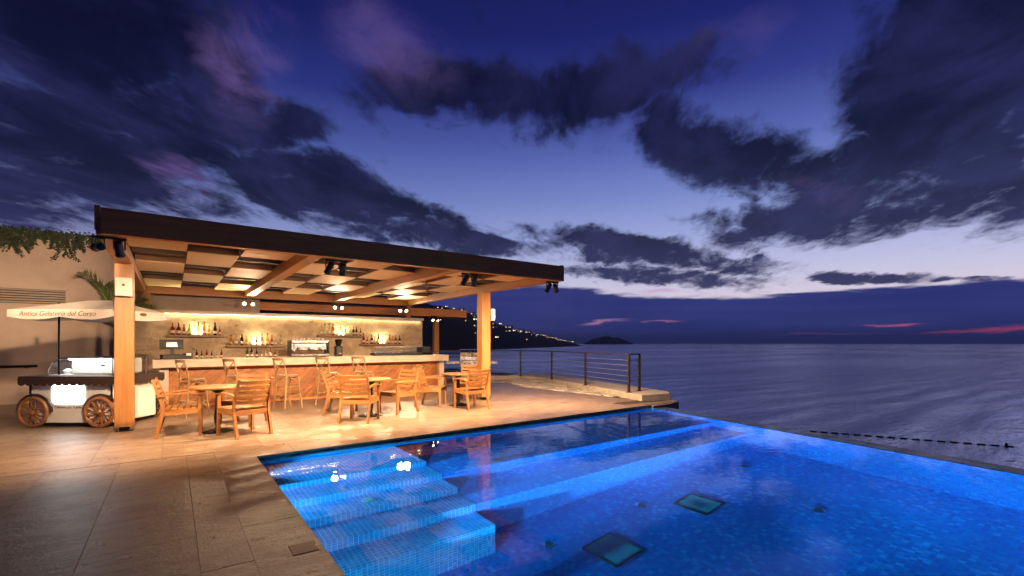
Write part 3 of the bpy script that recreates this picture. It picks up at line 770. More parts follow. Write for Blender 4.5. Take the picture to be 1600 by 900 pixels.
for s_ in (-1, 1): MB().tube([(s_ * .40, -.12, .30), (s_ * .41, -.17, .20), (s_ * .40, -.18, .09)], .007, 6).build('steam_wand', 'steel', em)
gr = thing('coffee_grinder', 'black coffee grinder beside the espresso machine', 'grinder', (3.72, 13.28, CT))
MB().box((0, 0, .14), (.17, .22, .28)).build('body', 'black_plastic', gr, bevel=.02); MB().lathe([(.06, .28), (.095, .42), (.095, .46), (.03, .47)], 14).build('hopper', 'bottle_dark', gr); MB().box((0, -.14, .08), (.09, .09, .012)).build('tray', 'steel', gr)
# chilled display on the bar
fd = thing('chilled_display', 'low glass chilled display case on the right of the bar', 'display case', (5.55, 13.25, CT))
MB().box((0, .02, .035), (1.75, .42, .07)).build('base', 'black_plastic', fd); MB().box((.72, .02, .14), (.30, .42, .22)).build('motor_housing', 'black_plastic', fd)
MB().box((-.16, .02, .245), (1.42, .38, .018)).build('top', 'steel', fd); MB().box((-.16, -.185, .155), (1.42, .008, .165)).build('front_glass', 'clear_glass', fd); MB().box((-.16, .1, .10), (1.36, .2, .05)).build('tray', 'steel', fd)
MB().box((-.87, .02, .155), (.012, .40, .17)).build('end_glass', 'clear_glass', fd)

# bottles
def bottle_mesh(h, r, kind):
    if kind == 0: pr_ = [(r, 0), (r, h * .58), (r * .85, h * .66), (r * .36, h * .76), (r * .34, h * .93)]
    elif kind == 1: pr_ = [(r * 1.1, 0), (r * 1.15, h * .42), (r * .9, h * .54), (r * .34, h * .62), (r * .34, h * .90)]
    else: pr_ = [(r * .9, 0), (r * .95, h * .40), (r * .7, h * .60), (r * .36, h * .75), (r * .34, h * .93)]
    return pr_
BM = {}
for kind in range(3):
    for colr in BOT:
        pr_ = bottle_mesh(.30, .037, kind)
        BM[kind, colr] = MB().lathe(pr_, 12).mesh('bottle', 'bottle_' + colr)
    BM[kind, 'cap'] = MB().lathe([(.015, pr_[-1][1] - .01), (.016, .30), (.010, .303)], 8).mesh('cap', 'cap_dark' if kind != 1 else 'cap_gold')
    BM[kind, 'label'] = MB().lathe([(.0385 if kind != 1 else .0432, .04), (.0385 if kind != 1 else .0436, .10)], 12).mesh('paper_label', 'label_paper')
def bottle(x, y, z, colr, where, h=.30):
    kind = random.randrange(3); s_ = h / .30
    t = thing('bottle', f'{colr if colr != "dark" else "dark brown"} glass bottle {where}', 'bottle', (x, y, z), random.random() * 6, 'bottles ' + where)
    t.scale = (s_, s_, s_)
    obj('glass', BM[kind, colr], t); obj('cap', BM[kind, 'cap'], t); obj('paper_label', BM[kind, 'label'], t)
random.seed(11)
SHV = [(-.08, 1.16, 1.66, 'on the shelf above the till', ['amber', 'red', 'amber', 'green', 'clear', 'green', 'amber', 'yellow', 'dark', 'amber']),
       (1.22, 2.68, 1.385, 'on the low shelf between till and coffee machine', ['yellow', 'clear', 'dark', 'yellow', 'clear', 'dark', 'amber', 'yellow', 'amber', 'clear', 'clear']),
       (3.58, 5.00, 1.69, 'on the high shelf right of the coffee machine', ['clear', 'clear', 'clear', 'amber', 'clear', 'green', 'green', 'clear', 'dark', 'dark', 'amber']),
       (4.87, 6.30, 1.425, 'on the shelf above the chilled display', ['amber', 'amber', 'dark', 'amber', 'dark', 'green', 'clear', 'amber', 'clear', 'amber', 'dark'])]
for x0, x1, z, where, cols in SHV:
    sh = tag(MB().box((0, 0, 0), (x1 - x0, .20, .05)).build('wall_shelf', 'shelf', None, bevel=.004, loc=((x0 + x1) / 2, 15.0, z - .025)), 'thick timber shelf ' + where.replace('on the ', 'as the ') + ' holding bottles', 'shelf', 'bottle shelves on the travertine wall')
    sh['label'] = {0: 'timber bottle shelf on the travertine wall above the till', 1: 'low timber bottle shelf between till and coffee machine', 2: 'high timber bottle shelf right of the coffee machine', 3: 'timber bottle shelf above the chilled display case'}[[s[2] for s in SHV].index(z)]
    step = (x1 - x0 - .1) / len(cols)
    for i, cl in enumerate(cols): bottle(x0 + .07 + (i + .3 + random.uniform(-.16, .16)) * step, 14.97 + random.uniform(-.025, .025), z, cl, where, random.uniform(.24, .37))
    xm = x0 + (x1 - x0) * .52
    gl = thing('shelf_light', 'small bright uplight behind the bottles ' + where, 'light', (xm, 15.075, z), 0, 'uplights behind the bottles')
    MB().box((0, 0, .012), (.20, .04, .024)).build('housing', 'steel', gl); MB().box((0, 0, .027), (.17, .026, .006)).build('diffuser', 'shelf_glow', gl)
    lamp('AREA', gl, (0, 0, .034), 34.0, (1., .80, .42), (0, .008, 1.), size=.17, size_y=.03)
for i, cl in enumerate(['red', 'dark', 'amber', 'dark', 'clear', 'amber']): bottle(.48 + i * .10, 13.30 + (i % 2) * .06, CT, cl, 'on the bar beside the till', random.uniform(.16, .26))
for i, cl in enumerate(['green', 'dark', 'dark', 'clear', 'clear', 'amber', 'amber']): bottle(1.52 + i * .105, 13.30 + (i % 2) * .05, CT, cl, 'on the bar left of the coffee machine', random.uniform(.20, .28))

# ------------------------------------------------------------------ chairs, tables, stools
def make_chair():
    t = thing('armchair', 'x', 'chair')
    W2 = .265
    for s in (-1, 1):
        MB().bar((s * W2, .245, 0), (s * (W2 - .005), .235, .66), .038, .042, (0, 1, 0), .036, .046).build('leg', 'teak_z', t)
        l = MB(); a, b, c_, d = Vector((s * W2, -.33, 0)), Vector((s * W2, -.225, .40)), Vector((s * W2, -.235, .52)), Vector((s * (W2 - .01), -.36, .90))
        l.bar(a, b, .036, .040, (0, 1, 0), .036, .054); l.bar(b - Vector((0, 0, .01)), c_, .0355, .053, (0, 1, 0), .0355, .050); l.bar(c_ - Vector((0, -.002, .008)), d, .035, .048, (0, 1, 0), .034, .034)
        l.build('leg', 'teak_z', t)
        ar = MB(); pts = [(-.30, .635), (-.10, .668), (.10, .672), (.29, .650)]
        for (y0, z0), (y1, z1) in zip(pts, pts[1:]): ar.bar((s * (W2 + .005), y0 - .004, z0), (s * (W2 + .005), y1 + .004, z1), .056, .024)
        ar.build('armrest', 'teak_y', t)
        MB().bar((s * W2, -.225, .375), (s * W2, .235, .395), .026, .075).build('side_rail', 'teak_y', t)
    MB().box((0, .232, .392), (.49, .026, .07)).build('front_rail', 'teak_x', t); MB().box((0, -.225, .375), (.49, .026, .07)).build('rear_rail', 'teak_x', t)
    for k in range(6):
        sl = MB().box((0, 0, 0), (.545 if k > 0 else .49, .068, .018)).build('seat_slat', 'teak_x', t, loc=(0, -.175 + k * .083, .430 - abs(k - 2.6) * -.003)); sl.rotation_euler.x = R(3 - k * .8)
    for k in range(5):
        z = .535 + k * .078; y_ = -.236 - (z - .52) * .329
        b_ = MB()
        for q in range(4):
            x0, x1 = -.245 + q * .1225, -.245 + (q + 1) * .1225; cv = lambda x: -.022 * (1 - (x / .245) ** 2)
            b_.bar((x0 - .001, cv(x0), 0), (x1 + .001, cv(x1), 0), .015, .050 if k < 4 else .062)
        sl = b_.build('back_slat', 'teak_x', t, loc=(0, y_, z)); sl.rotation_euler.x = R(18)
    return t
CH = [((.93, 8.55), 111, 'teak armchair turned away from the pool at the table near the gelato cart'),
      ((.14, 9.15), -4, 'teak armchair between the gelato cart post and its round table'),
      ((1.03, 9.66), 235, 'teak armchair on the bar side of the table near the gelato cart'),
      ((2.85, 8.77), 51, 'teak armchair with its back to the pool at the middle round table'),
      ((2.87, 9.95), -25, 'teak armchair on the bar side of the middle round table'),
      ((3.83, 9.38), 200, 'teak armchair facing left across the middle round table'),
      ((4.89, 9.88), -42, 'teak armchair facing the sea end table, back to the middle table'),
      ((5.38, 8.99), 93, 'teak armchair with its back to the pool at the sea end table'),
      ((6.05, 10.30), 218, 'teak armchair beside the pergola post on the sea end table')]
proto = make_chair()
for i, ((x, y), hd, lb) in enumerate(CH):
    if i == 0: proto.location = (x, y, 0); proto.rotation_euler = (0, 0, R(hd - 90)); proto['label'] = lb; proto['group'] = 'teak armchairs around the tables'; ch0 = proto
    else: dup(proto, (x, y, 0), R(hd - 90), lb)
def make_table():
    t = thing('round_table', 'x', 'table', group='round tables on black pedestals')
    MB().lathe([(.36, .705), (.39, .715), (.395, .735), (.39, .745)], 40).build('table_top', 'teak_x', t)
    MB().lathe([(.03, .62), (.12, .69), (.14, .705)], 16).build('top_bracket', 'cast_iron', t)
    MB().lathe([(.05, .05), (.035, .09), (.055, .16), (.06, .24), (.048, .34), (.04, .45), (.036, .64)], 16).build('pedestal', 'cast_iron', t)
    MB().lathe([(.235, 0), (.24, .015), (.20, .032), (.09, .048), (.05, .06)], 28).build('base', 'cast_iron', t)
    return t
TB = [((.62, 9.10), 'round teak table on a black pedestal nearest the gelato cart'), ((3.22, 9.27), 'round teak table on a black pedestal in the middle of the row'), ((5.45, 9.68), 'round teak table on a black pedestal nearest the sea')]
tp = make_table()
for i, ((x, y), lb) in enumerate(TB):
    if i == 0: tp.location = (x, y, 0); tp['label'] = lb
    else: dup(tp, (x, y, 0), R(i * 40), lb)
def make_stool():
    t = thing('bar_stool', 'x', 'bar stool', group='cross back bar stools along the bar')
    SH_ = .74
    MB().lathe([(.15, SH_ - .03), (.19, SH_ - .022), (.195, SH_), (.18, SH_ + .012)], 24).build('seat', 'stool_x', t)
    for s in (-1, 1):
        MB().tube([(s * .21, .20, 0), (s * .175, .165, .30), (s * .15, .14, SH_ - .02)], [.016, .017, .018], 8).build('leg', 'stool_z', t)
        MB().tube([(s * .20, -.235, 0), (s * .17, -.19, .35), (s * .165, -.17, SH_), (s * .175, -.215, .95), (s * .17, -.25, 1.10)], [.016, .018, .018, .016, .015], 8).build('leg', 'stool_z', t)
    tr_ = MB(); 
    for k in range(6):
        x0, x1 = -.17 + k * .34 / 6, -.17 + (k + 1) * .34 / 6; f_ = lambda x: -.25 - .035 * (1 - (x / .17) ** 2)
        tr_.bar((x0, f_(x0), 1.095), (x1, f_(x1), 1.095), .024, .055)
    tr_.build('top_rail', 'stool_x', t)
    for s in (-1, 1): MB().tube([(s * .165, -.245, 1.07), (s * .06, -.255, .97), (-s * .06, -.235, .87), (-s * .16, -.185, .77)], .010, 6).build('cross_brace', 'stool_x', t)
    for z, k in ((.30, 1.), (.50, .93)):
        ft = MB(); q = [(.178 * k, .168 * k, z), (.178 * k, -.195 * k, z), (-.178 * k, -.195 * k, z), (-.178 * k, .168 * k, z)]
        for a, b in zip(q, q[1:] + q[:1]): ft.tube([a, b], .010, 6)
        ft.build('foot_ring', 'stool_x', t)
    for a, plane, off in ((0, 'xz', .15), (1, 'xz', -.18), (2, 'yz', .155), (3, 'yz', -.155)):
        c_ = (0, off, .52) if plane == 'xz' else (off, 0, .52)
        MB().tube(arc(c_, .155, 8, 172, 10, plane), .009, 6).build('arch_brace', 'stool_x', t)
        c_ = (0, off * 1.1, .12) if plane == 'xz' else (off * 1.1, 0, .12)
        MB().tube(arc(c_, .165, 15, 165, 10, plane), .008, 6).build('arch_brace', 'stool_x', t)
    return t
ST = [((.36, 11.30), 24, 'cross back bar stool in front of the till'), ((1.17, 11.45), 30, 'cross back bar stool second along from the till'), ((2.11, 11.42), 26, 'cross back bar stool left of the coffee machine'), ((3.02, 11.52), 33, 'cross back bar stool in front of the coffee machine'), ((3.86, 11.58), 38, 'cross back bar stool farthest along the bar towards the sea')]
sp_ = make_stool()
for i, ((x, y), hd, lb) in enumerate(ST):
    if i == 0: sp_.location = (x, y, 0); sp_.rotation_euler = (0, 0, R(hd - 90)); sp_['label'] = lb
    else: dup(sp_, (x, y, 0), R(hd - 90), lb)

# ------------------------------------------------------------------ barbecue
bq = thing('barbecue', 'stainless steel barbecue with side shelves behind the sea end post', 'barbecue', (7.50, 12.45, 0), R(-30))
MB().box((0, 0, .42), (.62, .48, .62)).build('cabinet', 'black_metal', bq, bevel=.01); MB().box((0, 0, .82), (.74, .54, .20)).build('firebox', 'steel', bq, bevel=.015)
lid = MB(); prof = [(-.27, 0), (-.27, .10), (-.22, .24), (-.10, .32), (.08, .33), (.20, .28), (.27, .12), (.27, 0)]
lid.prism([(a, b) for a, b in prof], -.37, .37, Matrix(((0, 0, 1, 0), (1, 0, 0, 0), (0, 1, 0, .925), (0, 0, 0, 1)))); lo = lid.build('lid', 'steel', bq, bevel=.006)
MB().tube([(-.28, -.30, 1.06), (-.28, -.34, 1.06), (.28, -.34, 1.06), (.28, -.30, 1.06)], .012, 8).build('handle', 'steel', lo); MB().lathe([(.04, 0), (.04, .015)], 16, Matrix.Translation((0, -.262, 1.10)) @ Matrix.Rotation(R(90), 4, 'X')).build('thermometer', 'black_plastic', lo)
for s in (-1, 1): MB().box((s * .57, 0, .86), (.40, .46, .08)).build('side_shelf', 'steel', bq, bevel=.01)
for k in range(4): MB().lathe([(.028, 0), (.024, .035)], 12, Matrix.Translation((-.24 + k * .16, -.272, .83)) @ Matrix.Rotation(R(90), 4, 'X')).build('knob', 'black_plastic', bq)
for x in (-.26, .26):
    for y in (-.18, .18): MB().lathe([(.03, 0), (.04, .04), (.03, .11)], 10).build('caster', 'black_plastic', bq, loc=(x, y, 0))

# ------------------------------------------------------------------ gelato cart
cart = thing('gelato_cart', 'white gelato cart with spoked timber wheels, dark scalloped awning and lit glass display', 'food cart', (-1.41, 11.02, 0), R(-YAW))
MB().box((0, .52, .44), (1.40, 1.0, .74)).build('body', 'white_enamel', cart, bevel=.012)
MB().box((0, .52, .05), (1.36, .96, .04)).build('underframe', 'black_metal', cart)
for x in (-.70, .70): MB().box((x, .012, .44), (.022, .022, .75)).build('corner_trim', 'black_metal', cart)
MB().box((.70, 1.02, .44), (.022, .022, .75)).build('corner_trim', 'black_metal', cart)
aw = MB().box((0, .50, .865), (1.64, 1.16, .03)).build('awning', 'awning_cloth', cart)
def scallop(L, n):
    pts = [(-L / 2, 0)]; w = L / n
    for k in range(n):
        for q in range(0, 7):
            a = math.pi * q / 6; pts.append((-L / 2 + (k + .5) * w - math.cos(a) * w / 2, -.085 - math.sin(a) * .045))
    pts.append((L / 2, 0)); return pts
def valance(L, n, M, par, mat, nm='valance'):
    MB().prism(scallop(L, n), -.005, .005, M @ Matrix(((1, 0, 0, 0), (0, 0, 1, 0), (0, 1, 0, 0), (0, 0, 0, 1)))).build(nm, mat, par)
valance(1.64, 13, Matrix.Translation((0, -.083, .85)), aw, 'awning_cloth'); valance(1.64, 13, Matrix.Translation((0, 1.083, .85)), aw, 'awning_cloth')
for x in (-.823, .823): valance(1.15, 9, Matrix.Translation((x, .5, .85)) @ Matrix.Rotation(R(90), 4, 'Z'), aw, 'awning_cloth')
# glass display hood
hood = [(-.52, 0), (-.50, .10), (-.44, .22), (-.34, .285), (-.22, .305), (.62, .305), (.62, 0)]
HM = lambda y: Matrix(((1, 0, 0, 0), (0, 0, 1, y), (0, 1, 0, .882), (0, 0, 0, 1)))
hd = MB(); 
for (a, b), (c_, d) in zip(hood, hood[1:]):
    hd.add([(a, .12, .882 + b), (c_, .12, .882 + d), (c_, .88, .882 + d), (a, .88, .882 + b)], [(0, 1, 2, 3)], smooth=True)
gh = hd.build('display_hood', 'clear_glass', cart)
MB().add([(a, .12, .882 + b) for a, b in hood], [tuple(range(7))]).build('front_pane', 'clear_glass', gh); MB().add([(a, .88, .882 + b) for a, b in hood], [tuple(range(7))]).build('rear_pane', 'clear_glass', gh)
fm = MB(); fm.tube([(a, .12, .882 + b) for a, b in hood], .010, 6); fm.tube([(a, .88, .882 + b) for a, b in hood], .010, 6); fm.tube([(-.22, .12, 1.187), (-.22, .88, 1.187)], .008, 6); fm.build('hood_frame', 'steel', gh)
MB().box((.22, .5, 1.04), (.76, .62, .27)).build('rear_housing', 'white_plastic', cart, bevel=.02)
MB().box((0, .5, .888), (1.0, .74, .01)).build('display_floor', 'white_plastic', cart)
lamp('AREA', cart, (-.32, .5, 1.15), 7, (.88, .95, 1.), (-.32, .5, 0), size=.3, size_y=.6)
MB().box((.40, .186, 1.06), (.07, .012, .022)).build('handle', 'black_plastic', cart)
MB().tube([(-.10, .28, 1.165), (-.10, .74, 1.165)], .014, 8).build('display_tube', 'display_tube', cart)
MB().tube([(.58, .14, 1.168), (-.16, .14, 1.168)], .012, 8).build('display_tube', 'display_tube', cart)
lamp('AREA', cart, (.2, .10, 1.175), 9, (.86, .94, 1.), (.2, .02, .2), size=.8, size_y=.04)
for k in range(4): MB().lathe([(.05, .883), (.07, .93), (.07, .96), (.02, .99)], 14, Matrix.Translation((-.38 + (k % 2) * .16, .36 + (k // 2) * .26, 0))).build('gelato_tub', 'steel' if k % 2 else 'white_plastic', cart)
# backlit panel on the front with a line of script under it
pan = MB(); pts = []
for cx, cz, a0 in ((.20, .66, 0), (-.20, .66, 90), (-.20, .48, 180), (.20, .48, 270)):
    for q in range(7): a = R(a0 + q * 15); pts.append((cx - .05 + .085 * math.cos(a), cz + .085 * math.sin(a)))
pan.prism(pts, -.004, .004, Matrix(((1, 0, 0, 0), (0, 0, -1, .012), (0, 1, 0, 0), (0, 0, 0, 1)))); pan.build('backlit_panel', 'backlit_white', cart)
def text(body, size, M, mat, par, name='lettering', depth=.0015):
    cu = bpy.data.curves.new(name, 'FONT'); cu.body = body; cu.size = size; cu.extrude = depth; cu.align_x = 'CENTER'; cu.align_y = 'CENTER'; cu.shear = .25; cu.resolution_u = 3
    tmp = bpy.data.objects.new(name, cu); C.objects.link(tmp); bpy.context.view_layer.update()
    me = bpy.data.meshes.new_from_object(tmp.evaluated_get(bpy.context.evaluated_depsgraph_get())); bpy.data.objects.remove(tmp)
    me.materials.clear(); me.materials.append(MATS[mat]); me.transform(M)
    return obj(name, me, par)
FRM = lambda x, y, z: Matrix.Translation((x, y, z)) @ Matrix.Rotation(R(90), 4, 'X')
text("L'amore per il gelato", .062, FRM(-.03, .013, .345), 'brown_print', cart)
def wheel(x, y, z, par, r=.265):
    w = thing('tmp', '', ''); 
    for k in ('label', 'category'): del w[k]
    w.name = 'wheel'; w.parent = par; w.location = (x, y, z)
    MB().tube([(r * .90 * math.cos(2 * math.pi * k / 32), 0, r * .90 * math.sin(2 * math.pi * k / 32)) for k in range(32)], .030, 8, True).build('rim', 'wheel_wood', w)
    MB().lathe([(.035, -.045), (.045, -.03), (.045, .03), (.03, .045)], 14, Matrix.Rotation(R(90), 4, 'X')).build('hub', 'wheel_wood', w)
    for k in range(14):
        a = 2 * math.pi * k / 14; MB().bar((.04 * math.cos(a), 0, .04 * math.sin(a)), (r * .88 * math.cos(a), 0, r * .88 * math.sin(a)), .016, .020, (0, 1, 0)).build('spoke', 'wheel_wood', w)
for x in (-.60, .54):
    wheel(x, -.045, .265, cart)
    MB().tube([(x + .30 * math.cos(R(a)), -.02, .265 + .30 * math.sin(R(a))) for a in range(0, 185, 12)], .018, 6).build('mudguard', 'rail_metal', cart)
    wheel(x, 1.085, .265, cart)
# parasol over the cart
pa = thing('cart_parasol', 'cream canvas parasol with printed valance over the gelato cart', 'parasol', (-1.46, 10.98, 0), R(-YAW))
CXL, CXR, CY0, CY1, ZE, ZT = -.62, 1.12, -.36, .82, 2.0, 2.20
cn = MB(); rd = [(CXL + .80, .25), (CXR - .50, .25)]
cor = [(CXL, CY0), (CXR, CY0), (CXR, CY1), (CXL, CY1)]
def hipv(u, a, b): return a + (b - a) * u
vs = [(x, y, ZE) for x, y in cor] + [(x, y, ZT) for x, y in rd]
cn.add(vs, [(0, 1, 5, 4), (1, 2, 5), (2, 3, 4, 5), (3, 0, 4)]); cn.build('canopy', 'canvas', pa)
def pvalance(L, n, M):
    pts = [(-L / 2, 0)]
    for k in range(n):
        for q in range(13): 
            a = math.pi * q / 12; pts.append((-L / 2 + (k + q / 12) * L / n, -.115 - .05 * math.sin(a)))
    pts.append((L / 2, 0)); MB().prism(pts, -.003, .003, M @ Matrix(((1, 0, 0, 0), (0, 0, 1, 0), (0, 1, 0, 0), (0, 0, 0, 1)))).build('valance', 'canvas', pa)
pvalance(CXR - CXL, 2, Matrix.Translation(((CXL + CXR) / 2, CY0, ZE))); pvalance(CXR - CXL, 2, Matrix.Translation(((CXL + CXR) / 2, CY1, ZE)))
for x in (CXL, CXR): pvalance(CY1 - CY0, 1, Matrix.Translation((x, (CY0 + CY1) / 2, ZE)) @ Matrix.Rotation(R(90), 4, 'Z'))
text('Antica Gelateria del Corso', .115, FRM(.20, CY0 - .005, ZE - .072), 'brown_print', pa)
em_ = MB().lathe([(.05, -.002), (.05, .002)], 20, Matrix.Translation((CXR + .006, .25, ZE - .05)) @ Matrix.Rotation(R(90), 4, 'Y') @ Matrix.Diagonal((.6, 1.6, 1, 1))); em_.build('emblem', 'brown_print', pa)
for x in (-.36, .72):
    MB().tube([(x, .25, .88), (x, .25, 2.16)], .016, 8).build('pole', 'black_metal', pa)
for (x, y), rdp in zip(cor, (rd[0], rd[1], rd[1], rd[0])): MB().tube([(x * .99, y * .98 + .005, ZE - .012), (rdp[0], rdp[1], ZT - .014)], .008, 5).build('rib', 'black_metal', pa)
for x in (-.36, .72): MB().tube([(x, .25, 2.02), (x, CY0 + .02, ZE - .01)], .007, 5).build('strut', 'black_metal', pa)
# cable from the cart
cb = MB(); cb.tube([(-.28 + .03 * math.sin(k * .9) + k * .02, 11.75 + .10 * math.sin(k * .55) + k * .02, .008) for k in range(28)], .006, 6)
tag(cb.build('power_cable', 'black_plastic'), 'thin black power cable lying on the floor behind the gelato cart', 'cable')

# ------------------------------------------------------------------ plants
def leaf(mb, p, d, n, L, Wd):
    d = d.normalized(); s = d.cross(n).normalized()
    mb.add([p, p + d * L * .5 + s * Wd, p + d * L, p + d * L * .5 - s * Wd], [(0, 1, 2, 3)])
random.seed(3)
for i, (x, w, drop) in enumerate([(-5.3, .9, .7), (-3.9, .8, .45), (-2.95, .62, .62), (-2.05, .50, .66), (-1.35, .35, .30), (-.80, .45, .75), (.25, .6, .5)]):
    pl_ = thing('trailing_plant', ['trailing plant hanging farthest along the tall wall from the cart', 'short trailing plant above the left end of the vent', 'bushy trailing plant above the middle of the vent', 'long feathery trailing plant above the right end of the vent', 'thin short trailing plant above the palm', 'drooping trailing plant behind the pergola corner', 'trailing plant on the tall wall hidden behind the pergola fascia'][i], 'plant', (x, 15.83, 4.1), 0, 'plants trailing over the tall wall')
    fol = MB(); stems = MB()
    for k in range(int(55 * w / .5)):
        x0 = random.gauss(0, w * .5); L = drop * random.uniform(.35, 1.) * math.exp(-(x0 / w) ** 2 * 1.5) + .08; sway = random.uniform(-.25, .25)
        prev = Vector((x0, .12, .05)); pts = [prev]
        for q in range(1, 9):
            f = q / 8; pts.append(Vector((x0 + sway * f * f * L * 1.5, -.10 * min(1, f * 4) - random.uniform(0, .05), .06 - L * f)))
        stems.tube(pts, .003, 4)
        for a, b in zip(pts, pts[1:]):
            for z in range(5):
                pnt = a.lerp(b, random.random()); leaf(fol, pnt, Vector((random.gauss(0, 1), random.gauss(-.3, .6), random.gauss(-.5, .6))), Vector((random.gauss(0, .4), -1, random.gauss(0, .4))), random.uniform(.03, .065), random.uniform(.008, .018))
    stems.build('stem', 'leaf_dark', pl_); fol.build('foliage', 'leaf_dark', pl_)
# low dark planting along the top of the wall
pl_ = thing('wall_top_hedge', 'dark low planting running along the top of the tall wall', 'hedge', (-4.5, 16.15, 4.1)); fol = MB()
for k in range(5200):
    pnt = Vector((random.uniform(-6, 6.2), random.uniform(-.28, .25), abs(random.gauss(0, .055)) + .01)); leaf(fol, pnt, Vector((random.gauss(0, 1), random.gauss(0, .6), random.gauss(.1, .6))), Vector((random.gauss(0, .5), -1, random.gauss(.4, .4))), random.uniform(.05, .10), random.uniform(.015, .03))
fol.build('foliage', 'leaf_dark', pl_); MB().box((.1, 0, -.01), (12.2, .3, .03)).build('soil', 'grout', pl_)
palm = thing('palm', 'young palm with arching green fronds between the cart and the tall wall', 'palm', (-1.08, 14.9, 0))
MB().tube([(0, 0, 0), (.01, 0, .6), (-.01, 0, 1.3), (0, 0, 1.95)], [.10, .075, .065, .05], 10).build('trunk', 'palm_trunk', palm)
for k in range(10):
    a = k * 2.4; rise = random.uniform(.5, .95); L = random.uniform(.85, 1.25); fr_ = MB(); d = Vector((math.cos(a), math.sin(a) * .8, 0)); pts = []
    if k == 0: d = Vector((-.62, -.25, 0)); rise = 1.7; L = 1.1
    if k == 1: d = Vector((-.22, -.3, 0)); rise = 1.5; L = 1.0
    if k == 2: d = Vector((.55, -.2, 0)); rise = .9; L = 1.1
    for q in range(13): f = q / 12; pts.append(Vector((0, 0, 1.9)) + d * (L * f) + Vector((0, 0, rise * (1.5 * f - .85 * f * f) * L * .9)))
    fr_.tube(pts, [.014 - .010 * q / 12 for q in range(13)], 5)
    for q in range(2, 48):
        f = q / 48; i = min(int(f * 12), 11); pnt = pts[i].lerp(pts[i + 1], f * 12 - i); tg = (pts[i + 1] - pts[i]).normalized(); sd = tg.cross(Vector((0, 0, 1))).normalized(); up = sd.cross(tg)
        for s in (-1, 1): leaf(fr_, pnt, sd * s * .9 + tg * .75 + up * random.uniform(-.1, .35), up, .42 * math.sin(math.pi * (f * .85 + .12)) * random.uniform(.85, 1.1) + .05, .016)
    fr_.build('frond', 'leaf_palm', palm)

# ------------------------------------------------------------------ small things: skimmer lid, floor fittings, buoys
lid_ = thing('skimmer_lid', 'square bronze skimmer lid let into the paving at the pool edge', 'lid', (.755, 3.56, -.0095))
MB().box((0, 0, .006), (.165, .185, .012)).build('plate', 'bronze_lid', lid_, bevel=.003); MB().box((.086, 0, .005), (.006, .185, .014)).build('trim', 'steel', lid_)
floor_hatch(3.77, 3.40, 'square teal glass floor panel in the middle of the pool', 4)
floor_hatch(5.42, 3.45, 'faint teal glass floor panel towards the infinity edge', 4)
for x, y, d_, lb in ((4.85, 3.89, FD, 'small round nozzle on the pool floor between the two glass panels'), (6.33, 2.43, FD, 'small round nozzle on the open pool floor facing the infinity edge'), (3.31, 3.89, FD, 'small round nozzle on the pool floor near the foot of the stairs'), (7.27, 3.84, FD, 'small round nozzle on the pool floor close under the long bench'), (3.65, 5.42, .42, 'small round nozzle on the upper pool bench beside the stairs'), (1.75, 5.10, .62, 'small round nozzle on the third pool stair')): floor_nozzle(x, y, WL - d_, lb)
by = thing('buoy_line', 'string of dark floats on a rope across the sea beyond the infinity edge', 'buoy line', (0, 0, -6))
A_, B_ = Vector((43.6, 17.4, 0)), Vector((49.0, 6.0, 0))
MB().tube([A_.lerp(B_, k / 20) + Vector((0, 0, .02)) for k in range(21)], .008, 5).build('rope', 'float_black', by)
for k in range(17):
    p_ = A_.lerp(B_, k / 17 + .02); d = (B_ - A_).normalized()
    MB().tube([p_ - d * .24, p_ - d * .20, p_ + d * .20, p_ + d * .24], [.03, .075, .075, .03], 8).build('float', 'float_red' if k % 7 == 5 else 'float_black', by)
pb = B_.lerp(A_, .05); MB().lathe([(.07, -.1), (.10, .06), (.07, .22), (.03, .26)], 10).build('end_buoy', 'float_black', by, loc=pb)

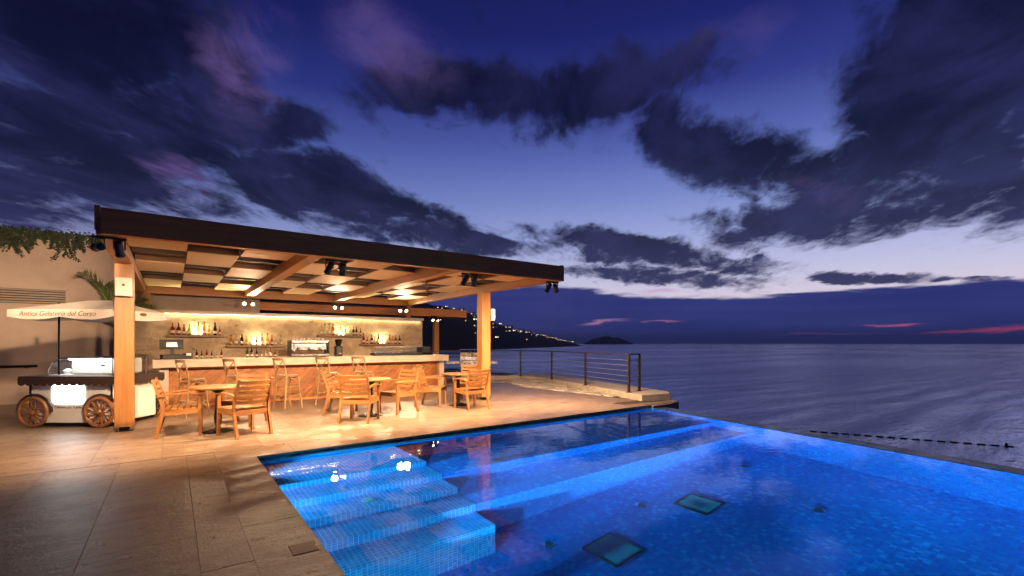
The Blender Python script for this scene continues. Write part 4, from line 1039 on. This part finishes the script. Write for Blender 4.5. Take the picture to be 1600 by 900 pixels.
# ------------------------------------------------------------------ underwater lights in the pool's left wall, out of view; positions invented
def pool_light(y, z, energy, label, tgt, x=POOL_L, spread=70):
    t = thing('pool_light', label, 'pool light', (x, y, z), 0, 'underwater lights along the left pool wall')
    MB().lathe([(.09, 0), (.09, .02), (.075, .028)], 18, Matrix.Rotation(R(90), 4, 'Y')).build('ring', 'steel', t)
    MB().lathe([(.072, .024), (.05, .034)], 18, Matrix.Rotation(R(90), 4, 'Y')).build('lens', 'pool_lens', t)
    if spread < 60: lamp('SPOT', t, (.045, 0, 0), energy, (.04, .70, 1.), tgt, 34, .9, .05)
    else: lamp('AREA', t, (.045, 0, 0), energy, (.04, .70, 1.), tgt, size=.12).data.spread = R(spread)
BLUE = 1750.
pool_light(3.05, WL - .30, BLUE * .9, 'underwater light below the pool stairs', (.6, 1., .0), spread=110)
pool_light(5.08, WL - .25, BLUE * .7, 'underwater light beside the third pool stair', (1., .05, -.35), spread=170)
pool_light(6.30, WL - .11, BLUE * .5, 'underwater light beside the top pool stair', (1., -.10, -.06), spread=110)  # added fill, out of view, to brighten the top tread and benches
pool_light(3.6, WL - .75, BLUE * 16., 'narrow underwater light aimed at the far corner of the infinity edge', (1., .30, .05), spread=22)  # added beam, out of view, to brighten the infinity wall's far corner
for k, (yy, ty) in enumerate(((2.2, .32), (.9, .20), (-.4, .22), (-1.7, .20), (-3.0, .16))):
    pool_light(yy, WL - .8, BLUE * 9., ['underwater light next to the foot of the pool stairs', 'underwater light near the skimmer lid', 'underwater light past the skimmer lid', 'underwater light towards the near end of the pool', 'underwater light at the near end of the pool'][k], (1., ty, .075), spread=25)  # invented row of unseen beams, added to brighten the infinity wall
pool_light(0.2, WL - .5, BLUE * .08, 'wide underwater light halfway along the left pool wall', (1., .25, -.1), spread=150)  # added wide fill for the pool floor, out of view

# ------------------------------------------------------------------ evening haze over the bay
m, gg, p, out = material('haze_air'); gg.n.remove(p)
pv_ = gg.new('ShaderNodeVolumePrincipled'); pv_.inputs['Color'].default_value = (.80, .86, 1., 1); pv_.inputs['Density'].default_value = .00016
gg.l.new(pv_.outputs[0], out.inputs['Volume'])
MB().box((0, 0, 52.), (12600, 12600, 120.)).build('haze', 'haze_air', kind='stuff')
